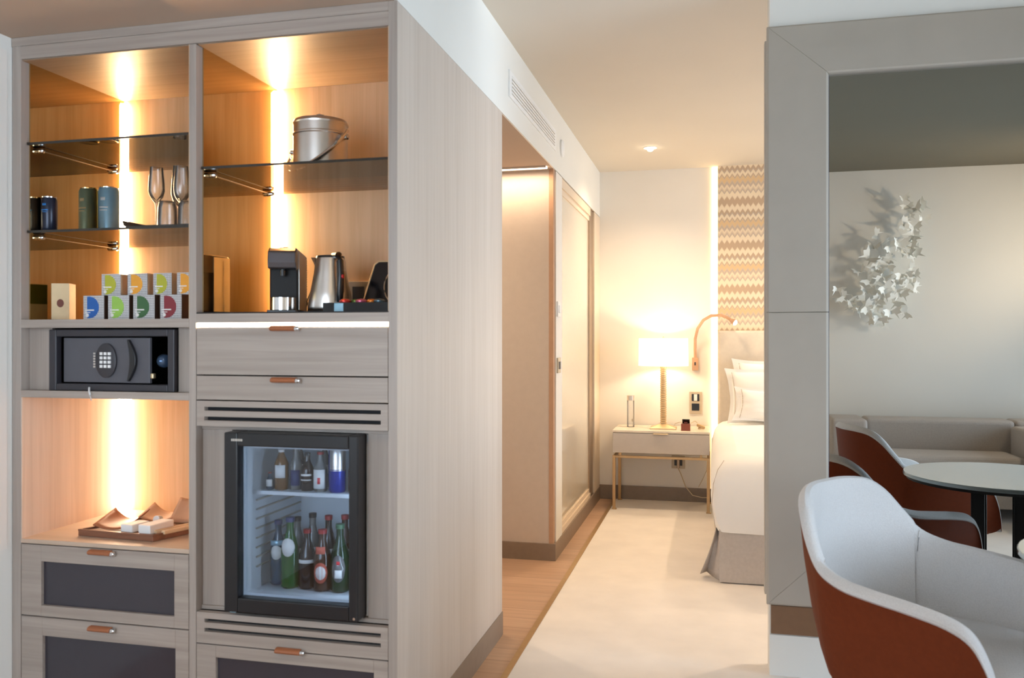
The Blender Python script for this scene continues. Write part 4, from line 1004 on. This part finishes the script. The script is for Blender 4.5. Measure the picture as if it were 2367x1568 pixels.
# table lamp
lx, ly, lz = -0.372, 6.49, 0.6002
lp = thing('table_lamp', 'lit table lamp with white drum shade and ribbed brass stem on the bedside table', 'lamp', (lx, ly, lz))
m = MB(); m.prism([(-0.095, 0), (0.095, 0), (0.093, 0.012), (0.022, 0.030), (-0.022, 0.030), (-0.093, 0.012)], -0.05, 0.05, 'y')
m = MB(); hw, hd = 0.098, 0.075
m.add([(lx - hw, ly - hd, lz), (lx + hw, ly - hd, lz), (lx + hw, ly + hd, lz), (lx - hw, ly + hd, lz), (lx - hw, ly - hd, lz + 0.010), (lx + hw, ly - hd, lz + 0.010), (lx + hw, ly + hd, lz + 0.010), (lx - hw, ly + hd, lz + 0.010),
       (lx - 0.026, ly - 0.022, lz + 0.036), (lx + 0.026, ly - 0.022, lz + 0.036), (lx + 0.026, ly + 0.022, lz + 0.036), (lx - 0.026, ly + 0.022, lz + 0.036)],
      [(3, 2, 1, 0), (0, 1, 5, 4), (1, 2, 6, 5), (2, 3, 7, 6), (3, 0, 4, 7), (4, 5, 9, 8), (5, 6, 10, 9), (6, 7, 11, 10), (7, 4, 8, 11), (8, 9, 10, 11)])
m.build('base', 'brass', lp, bevel=0.002)
prof = [(0.019, 0.036)]
z = 0.040
while z < 0.455:
    prof += [(0.018, z), (0.0245, z + 0.004), (0.0245, z + 0.010), (0.018, z + 0.014)]; z += 0.0165
prof += [(0.022, 0.462), (0.026, 0.466), (0.024, 0.49), (0.012, 0.50), (0.012, 0.53)]
MB().lathe(prof, c=(lx, ly, lz), n=24).build('stem', 'brass', lp)
sz0, sz1, sr = 1.078, 1.285, 0.184
m = MB().lathe([(sr + 0.003, sz0), (sr, sz1), (sr - 0.002, sz1), (sr + 0.001, sz0), (sr + 0.003, sz0)], c=(lx, ly, 0), n=56)
m.f = [f for f in m.f if len(f) == 4]; m.mi = m.mi[:len(m.f)]; m.sm = [True] * len(m.f)
m.build('lamp_shade', 'lamp_shade', lp)
m = MB()
for a in (0, 120, 240): m.tube([(lx, ly, 1.262), (lx + 0.181 * math.cos(R(a)), ly + 0.181 * math.sin(R(a)), 1.262)], 0.002, 6)
m.tube([(lx, ly, 1.12), (lx, ly, 1.288)], 0.003, 8); m.lathe([(0.007, 1.283), (0.009, 1.292), (0.0, 1.300)], c=(lx, ly, 0), n=12)
m.build('shade_carrier', 'brass', lp)
MB().lathe([(0.0, 0), (0.02, 0.01), (0.028, 0.035), (0.014, 0.062), (0.0, 0.066)], c=(lx + 0.035, ly, 1.13), n=16).build('bulb', 'bulb', lp)
pl = bpy.data.lights.new('lamp_glow', 'POINT'); pl.energy = 11; pl.color = WARM2; pl.shadow_soft_size = 0.035
po = bpy.data.objects.new('lamp_glow', pl); COL.objects.link(po); po.location = (lx, ly, 1.175)

# water bottle, phone holder box, adaptor, cables
wb = thing('water_bottle', 'clear cylindrical water bottle with silver cap on the bedside table', 'bottle', (-0.625, 6.56, 0.6002))
MB().lathe([(0.027, 0), (0.028, 0.003), (0.028, 0.205), (0.0, 0.2051)], c=(-0.625, 6.56, 0.6002), n=28).build('glass', 'clear_bottle', wb)
MB().lathe([(0.0285, 0.205), (0.0285, 0.243), (0, 0.244)], c=(-0.625, 6.56, 0.6002), n=28).build('cap', 'steel', wb)
B(-0.616, -0.598, 6.5305, 6.5315, 0.645, 0.665).build('label', 'frame_leather', wb)
bx = thing('bedside_box', 'small brown leather box holding a little device on the bedside table', 'box', (-0.203, 6.40, 0.6002))
B(-0.236, -0.170, 6.37, 6.43, 0.6002, 0.650).build('box', 'brown_red', bx, bevel=0.003)
Mz = Matrix.Translation((-0.200, 6.40, 0.668)) @ Matrix.Rotation(R(-35), 4, 'X')
B(-0.028, 0.026, -0.026, 0.026, -0.004, 0.004, M=Mz).build('device', 'black_gloss', bx, bevel=0.002)
B(-0.022, 0.020, -0.020, 0.020, 0.004, 0.0046, M=Mz).build('screen', 'screen', bx)
B(-0.215, -0.190, 6.395, 6.425, 0.648, 0.664).build('cradle', 'brown_red', bx)
ad = thing('plug_adaptor', 'wedge shaped brown gadget lying behind the leather box', 'gadget', (-0.095, 6.5, 0.6002))
m = MB(); m.box(-0.032, 0.032, -0.022, 0.022, 0, 0.020, M=Matrix.Translation((-0.098, 6.52, 0.612)) @ Matrix.Rotation(R(20), 4, 'Y')); m.build('body', 'brass_soft', ad, bevel=0.006)
B(-0.115, -0.075, 6.50, 6.54, 0.6002, 0.612).build('foot', 'brass_soft', ad)
tag(MB().tube([(-0.30, 6.50, 0.604), (-0.285, 6.50, 0.640), (-0.245, 6.47, 0.655), (-0.225, 6.43, 0.655)], 0.0022, 6).build('charging_cable', 'cable_cream'), 'thin cable arching from the lamp base to the leather box', 'cable')
tag(MB().tube([(-0.165, 6.44, 0.652), (-0.14, 6.50, 0.662), (-0.13, 6.52, 0.655), (-0.12, 6.52, 0.645)], 0.0022, 6).build('charging_cable', 'cable_cream'), 'short thin cable between the leather box and the brown gadget', 'cable')
# wall plates
def plate(name, x0, x1, z0, z1, label, cat, sock):
    t = thing(name, label, cat, ((x0 + x1) / 2, 6.76, z0))
    B(x0, x1, 6.748, 6.7605, z0, z1).build('plate', 'plate_beige', t, bevel=0.003)
    return t
sw = plate('switch_plate', -0.186, -0.092, 0.695, 0.868, 'beige wall plate with a switch above a socket, right of the lamp', 'switch', None)
B(-0.168, -0.110, 6.744, 6.748, 0.795, 0.850).build('switch', 'black_plastic', sw, bevel=0.002); B(-0.152, -0.126, 6.741, 6.744, 0.797, 0.848).build('rocker', 'white_plastic', sw, bevel=0.002)
B(-0.168, -0.110, 6.744, 6.748, 0.720, 0.775).build('socket', 'black_plastic', sw, bevel=0.002)
lo = plate('wall_socket', -0.322, -0.220, 0.262, 0.360, 'low wall socket with a plug below the bedside table', 'socket', None)
B(-0.302, -0.240, 6.744, 6.748, 0.285, 0.340).build('socket', 'black_plastic', lo, bevel=0.002)
lpg = B(-0.282, -0.260, 6.715, 6.744, 0.270, 0.335).build('plug', 'bronze', bevel=0.003); tag(lpg, 'brown plug sitting in the low wall socket', 'plug')
tag(MB().tube([(-0.271, 6.72, 0.270), (-0.25, 6.715, 0.225), (-0.215, 6.71, 0.13), (-0.16, 6.70, 0.065), (-0.09, 6.70, 0.05), (-0.05, 6.70, 0.052)], 0.0035, 6).build('power_cable', 'cable_cream'), 'pale cable curling from the low plug down to the skirting', 'cable')
tag(MB().tube([(-0.115, 6.71, 0.13), (-0.085, 6.70, 0.19), (-0.055, 6.70, 0.26), (-0.048, 6.70, 0.34)], 0.0025, 6).build('power_cable', 'cable_cream'), 'thin cable rising beside the right rear leg of the bedside table', 'cable')

# reading light
rl = thing('reading_light', 'curved brown gooseneck reading light on the wall beside the headboard', 'lamp', (-0.142, 6.76, 1.03))
B(-0.165, -0.119, 6.722, 6.7605, 1.035, 1.135).build('wall_mount', 'leather_tan', rl, bevel=0.003)
B(-0.147, -0.137, 6.719, 6.722, 1.075, 1.10).build('switch', 'black_plastic', rl, bevel=0.001)
arc = [(-0.140, 6.735, 1.130), (-0.142, 6.72, 1.20), (-0.140, 6.70, 1.28), (-0.122, 6.68, 1.36), (-0.078, 6.66, 1.425), (-0.02, 6.64, 1.458), (0.05, 6.62, 1.462), (0.10, 6.60, 1.442), (0.128, 6.58, 1.422)]
MB().tube(arc, 0.0115, 14).build('gooseneck', 'leather_tan', rl)
Mh = Matrix.Translation((0.128, 6.58, 1.420)) @ Vector((0.8, -0.35, -0.5)).to_track_quat('Z', 'Y').to_matrix().to_4x4()
MB().lathe([(0.011, -0.008), (0.017, 0.006), (0.024, 0.03), (0.025, 0.034), (0.020, 0.032), (0, 0.026)], c=(0, 0, 0), M=Mh, n=24).build('head', 'leather_tan', rl)
MB().lathe([(0.0, 0.026), (0.018, 0.028), (0.020, 0.035), (0.014, 0.045), (0.0, 0.049)], c=(0, 0, 0), M=Mh, n=20).build('bulb', 'bulb', rl)
spot('reading_beam', Mh @ Vector((0, 0, 0.06)), 2.0, WARM2, 120, 0.6, rot=Vector((-0.8, 0.35, 0.5)).to_track_quat('Z', 'Y').to_euler())

# ------------------------------------------------------------------ armchairs
def chair_mesh():
    root = thing('armchair', 'armchair', 'armchair', (0, 0, 0), 'two-tone armchairs around the glass table')
    key = [(-0.405, 0.0, 0.812), (-0.392, 0.11, 0.812), (-0.355, 0.205, 0.800), (-0.315, 0.268, 0.758), (-0.268, 0.312, 0.690), (-0.215, 0.342, 0.630), (-0.14, 0.362, 0.602), (-0.05, 0.372, 0.592), (0.06, 0.372, 0.582), (0.15, 0.366, 0.566), (0.205, 0.358, 0.535), (0.240, 0.350, 0.470), (0.262, 0.340, 0.390), (0.272, 0.330, 0.325)]
    # catmull-rom refine
    def cr(P, n=4):
        out = []
        Q = [P[0]] + P + [P[-1]]
        for k in range(1, len(Q) - 2):
            for i in range(n):
                t = i / n; p0, p1, p2, p3 = [Vector(q) for q in Q[k - 1:k + 3]]
                out.append(0.5 * ((2 * p1) + (-p0 + p2) * t + (2 * p0 - 5 * p1 + 4 * p2 - p3) * t * t + (-p0 + 3 * p1 - 3 * p2 + p3) * t ** 3))
        out.append(Vector(P[-1])); return out
    full = [(p[0], -p[1], p[2]) for p in key[:0:-1]] + key
    rim = cr(full, 4)
    n = len(rim)
    # outward direction in plan
    out = []
    for i, p in enumerate(rim):
        a, b_ = rim[max(0, i - 1)], rim[min(n - 1, i + 1)]
        d = Vector((b_.x - a.x, b_.y - a.y, 0))
        if d.length < 1e-4: d = Vector((1, 0, 0))
        nrm = Vector((-d.y, d.x, 0)).normalized()
        c0 = Vector((p.x - 0.05, p.y, 0))
        if nrm.dot(c0) < 0: nrm = -nrm
        if abs(p.y) > 0.33: nrm = Vector((0.0, math.copysign(1, p.y), 0)).lerp(nrm, 0.3).normalized()
        out.append(nrm)
    def ring(off, zf):
        res = []
        for i, (p, o_) in enumerate(zip(rim, out)):
            q = Vector((p.x, p.y, 0)) + o_ * off; res.append(Vector((q.x, q.y, zf(p.z))))
        return res
    zb = 0.275
    shell_rows = [ring(-0.115, lambda z: zb - 0.005), ring(-0.085, lambda z: zb), ring(-0.062, lambda z: zb + (z - zb) * 0.15), ring(-0.036, lambda z: zb + (z - zb) * 0.4), ring(-0.014, lambda z: zb + (z - zb) * 0.7), ring(-0.003, lambda z: zb + (z - zb) * 0.92), ring(0.0, lambda z: z - 0.022), ring(-0.006, lambda z: z - 0.016)]
    m = MB(); m.grid([list(r) for r in shell_rows]); 
    # underside
    m.add([*shell_rows[0]], [tuple(range(n))])
    m.build('shell', 'shell_leather', root)
    pad = [ring(-0.001, lambda z: z - 0.024), ring(0.001, lambda z: z - 0.012), ring(-0.006, lambda z: z), ring(-0.018, lambda z: z + 0.007), ring(-0.032, lambda z: z + 0.002), ring(-0.044, lambda z: z - 0.018), ring(-0.056, lambda z: zb + (z - zb) * 0.82), ring(-0.074, lambda z: zb + (z - zb) * 0.55), ring(-0.100, lambda z: zb + (z - zb) * 0.25), ring(-0.13, lambda z: zb)]
    m = MB(); m.grid([list(r) for r in pad])
    ends = (0, n - 1)
    for e in ends:
        idx = [r[e] for r in pad]; m.add(idx, [tuple(range(len(idx)))])
    m.build('padding', 'chair_fabric', root)
    # seams between back and arm pads
    for e in (int(n * 0.305), int(n * 0.695)):
        pts = [pad[k][e] + Vector((0.0, 0, 0.0008)) for k in range(4, 10)]
        MB().tube(pts, 0.0022, 6).build('seam', 'chair_fabric', root)
    # seat cushion
    m = MB(); rows = []
    pl_ = []
    for i in range(40):
        a = 2 * PI * i / 40; ca, sa = math.cos(a), math.sin(a)
        pl_.append((0.035 + 0.305 * math.copysign(abs(ca) ** 0.55, ca), 0.268 * math.copysign(abs(sa) ** 0.6, sa) * (1.0 if ca > 0 else 0.94)))
    for z_, sc in ((0.286, 0.90), (0.295, 0.97), (0.32, 1.0), (0.35, 1.0), (0.377, 0.985), (0.393, 0.94), (0.400, 0.85), (0.403, 0.6), (0.405, 0.3)):
        rows.append([Vector((0.035 + (p[0] - 0.035) * sc, p[1] * sc, z_)) for p in pl_])
    m.grid(rows, closed=True); m.add(list(rows[-1]), [tuple(range(40))]); m.add(list(rows[0]), [tuple(range(39, -1, -1))])
    m.build('seat_cushion', 'chair_fabric', root)
    for sx, sy in ((1, 1), (1, -1), (-1, 1), (-1, -1)):
        MB().tube([(0.16 * sx, 0.16 * sy, 0.285), (0.22 * sx, 0.22 * sy, 0.15), (0.26 * sx, 0.26 * sy, 0.007)], [0.016, 0.013, 0.009], 12).build('leg', 'black_matt', root)
    m = MB(); m.box(-0.19, 0.19, -0.19, 0.19, 0.262, 0.285); m.build('seat_frame', 'black_matt', root, bevel=0.01)
    return root
ch = chair_mesh()
ch.location = (0.665, 2.715, 0); ch.rotation_euler = (0, 0, R(-36))
ch['label'] = 'pale grey armchair with rust leather shell in front of the mirror, cropped at lower right'
c2 = copy_tree(ch, location=(1.07, 1.68, 0), rotation_euler=(0, 0, R(-15)), label='rust leather armchair seen only in the mirror, nearer the sofa')

# ------------------------------------------------------------------ glass table
tb = thing('round_table', 'round glass-topped table on four black legs beside the armchairs', 'table', (1.23, 2.58, 0))
MB().lathe([(0, 0.668), (0.396, 0.668), (0.400, 0.671), (0.400, 0.682), (0.397, 0.685), (0, 0.685)], c=(1.23, 2.58, 0), n=72).build('tabletop', 'table_glass', tb)
MB().lathe([(0, 0.655), (0.385, 0.655), (0.390, 0.6675), (0, 0.6675)], c=(1.23, 2.58, 0), n=64).build('under_rim', 'black_matt', tb)
for a_, b_ in ((-0.078, -0.10), (0.078, -0.10), (-0.078, 0.10), (0.078, 0.10)):
    Ml = Matrix.Translation((1.215, 2.575, 0)) @ Matrix.Rotation(math.atan2(0.289, 0.957), 4, 'Z') @ Matrix.Translation((a_ * (1.0 - 0.3 * b_), -b_, 0))
    B(-0.026, 0.026, -0.026, 0.026, 0.02, 0.656, M=Ml).build('leg', 'black_matt', tb, bevel=0.003)
MB().lathe([(0.27, 0.006), (0.27, 0.018), (0.25, 0.022), (0, 0.022)], c=(1.23, 2.58, 0), n=48).build('base', 'black_matt', tb)

# ------------------------------------------------------------------ sofa against the wall behind the camera
so = thing('sofa', 'taupe sofa along the wall, seen in the mirror', 'sofa', (1.75, 0.0, 0))
def cush(name, a, mat='sofa_fabric', bev=0.03): return B(*a).build(name, mat, so, bevel=bev, segs=4)
cush('base', (0.88, 2.95, -0.48, 0.20, 0.10, 0.30), bev=0.01)
cush('backrest', (1.13, 2.16, -0.50, -0.24, 0.30, 0.675))
cush('backrest', (2.16, 2.70, -0.50, -0.24, 0.30, 0.675))
cush('armrest', (0.86, 1.12, -0.50, -0.08, 0.12, 0.680))
m = MB(); m.box(2.12, 2.36, -0.24, 0.62, 0.10, 0.64); m.build('armrest', 'sofa_fabric', so, bevel=0.03, segs=4)
cush('seat_cushion', (1.12, 2.115, -0.24, 0.22, 0.30, 0.455), bev=0.05)
cush('seat_front', (0.90, 1.12, -0.08, 0.20, 0.30, 0.42), bev=0.03)
for x, y in ((0.95, -0.4), (2.85, -0.4), (0.95, 0.15), (2.3, 0.15)):
    MB().lathe([(0.018, 0.006), (0.022, 0.10)], c=(x, y, 0), n=12).build('leg', 'black_matt', so)

# butterfly relief on that wall
bw = thing('butterfly_relief', 'white paper butterflies swarming in a curve on the wall, seen in the mirror', 'wall art', (1.3, -0.52, 1.4))
bmesh_b = MB()
def wing(s_):
    return [(0, -0.004), (s_ * 0.010, 0.000), (s_ * 0.026, -0.022), (s_ * 0.020, -0.002), (s_ * 0.036, 0.006), (s_ * 0.030, 0.016), (s_ * 0.040, 0.030), (s_ * 0.022, 0.026), (s_ * 0.006, 0.014), (0, 0.010)]
for s_ in (-1, 1):
    w_ = wing(s_); vs = [Vector((p[0] * 0.82, abs(p[0]) * 0.65, p[1])) for p in w_]
    n = len(vs); bmesh_b.add(vs + [v_ + Vector((0, 0.0006, 0)) for v_ in vs], [tuple(range(n)), tuple(range(2 * n - 1, n - 1, -1))] + [(i, i + n, (i + 1) % n + n, (i + 1) % n) for i in range(n)])
proto = None
spine = [(2083, 465), (2093, 480), (2112, 492), (2100, 510), (2085, 525), (2108, 535), (2095, 552), (2115, 560), (2105, 580), (2090, 595), (2112, 600), (2100, 620), (2085, 640), (2105, 645), (2068, 655), (2085, 665), (2060, 675),
         (2020, 545), (2038, 565), (2052, 572), (2070, 570), (2060, 590), (2045, 600), (2015, 575), (2000, 600), (2020, 610), (2010, 630), (2030, 628), (2045, 620), (1985, 632), (2003, 650), (2022, 655), (2040, 645), (2035, 668), (2015, 672), (2000, 680), (2020, 690), (2038, 690), (2055, 660), (2075, 690), (2060, 700),
         (2000, 712), (2015, 722), (2035, 712), (2055, 725), (2030, 738), (2010, 735), (2075, 718), (2085, 728), (2045, 742), (1990, 700), (1930, 672), (1945, 690), (1960, 698), (1975, 705), (1965, 715), (1985, 722), (1950, 683), (2122, 515), (2125, 490), (2095, 655), (2110, 665)]
for k, (u, v_) in enumerate(spine):
    x = 0.931 + (u - 1925) * (1.557 - 0.931) / 195.0 - 0.0002 * (u - 1925) * 0
    z = 1.28 + (784 - v_) * 3.415e-3
    x += rnd.uniform(-0.012, 0.012); z += rnd.uniform(-0.012, 0.012)
    y = -0.465 + rnd.uniform(0.0, 0.05)
    if proto is None:
        proto = bmesh_b.build('butterfly', 'paper', bw, origin=(0, 0, 0)); b_ = proto
    else:
        b_ = proto.copy(); COL.objects.link(b_); b_.parent = bw
    s_ = rnd.uniform(1.5, 2.3)
    b_.location = Vector((x, y, z)) - WP[bw.name]; b_.scale = (s_, s_, s_)
    b_.rotation_euler = (rnd.uniform(-0.6, 0.6), rnd.uniform(-1.4, 1.4), rnd.uniform(-0.5, 0.5))
m = MB()
for k, (u, v_) in enumerate(spine):
    x = 0.931 + (u - 1925) * (1.557 - 0.931) / 195.0; z = 1.28 + (784 - v_) * 3.415e-3
    m.tube([(x, -0.5195, z), (x, -0.495, z)], 0.0012, 5)
m.build('pins', 'steel', bw)
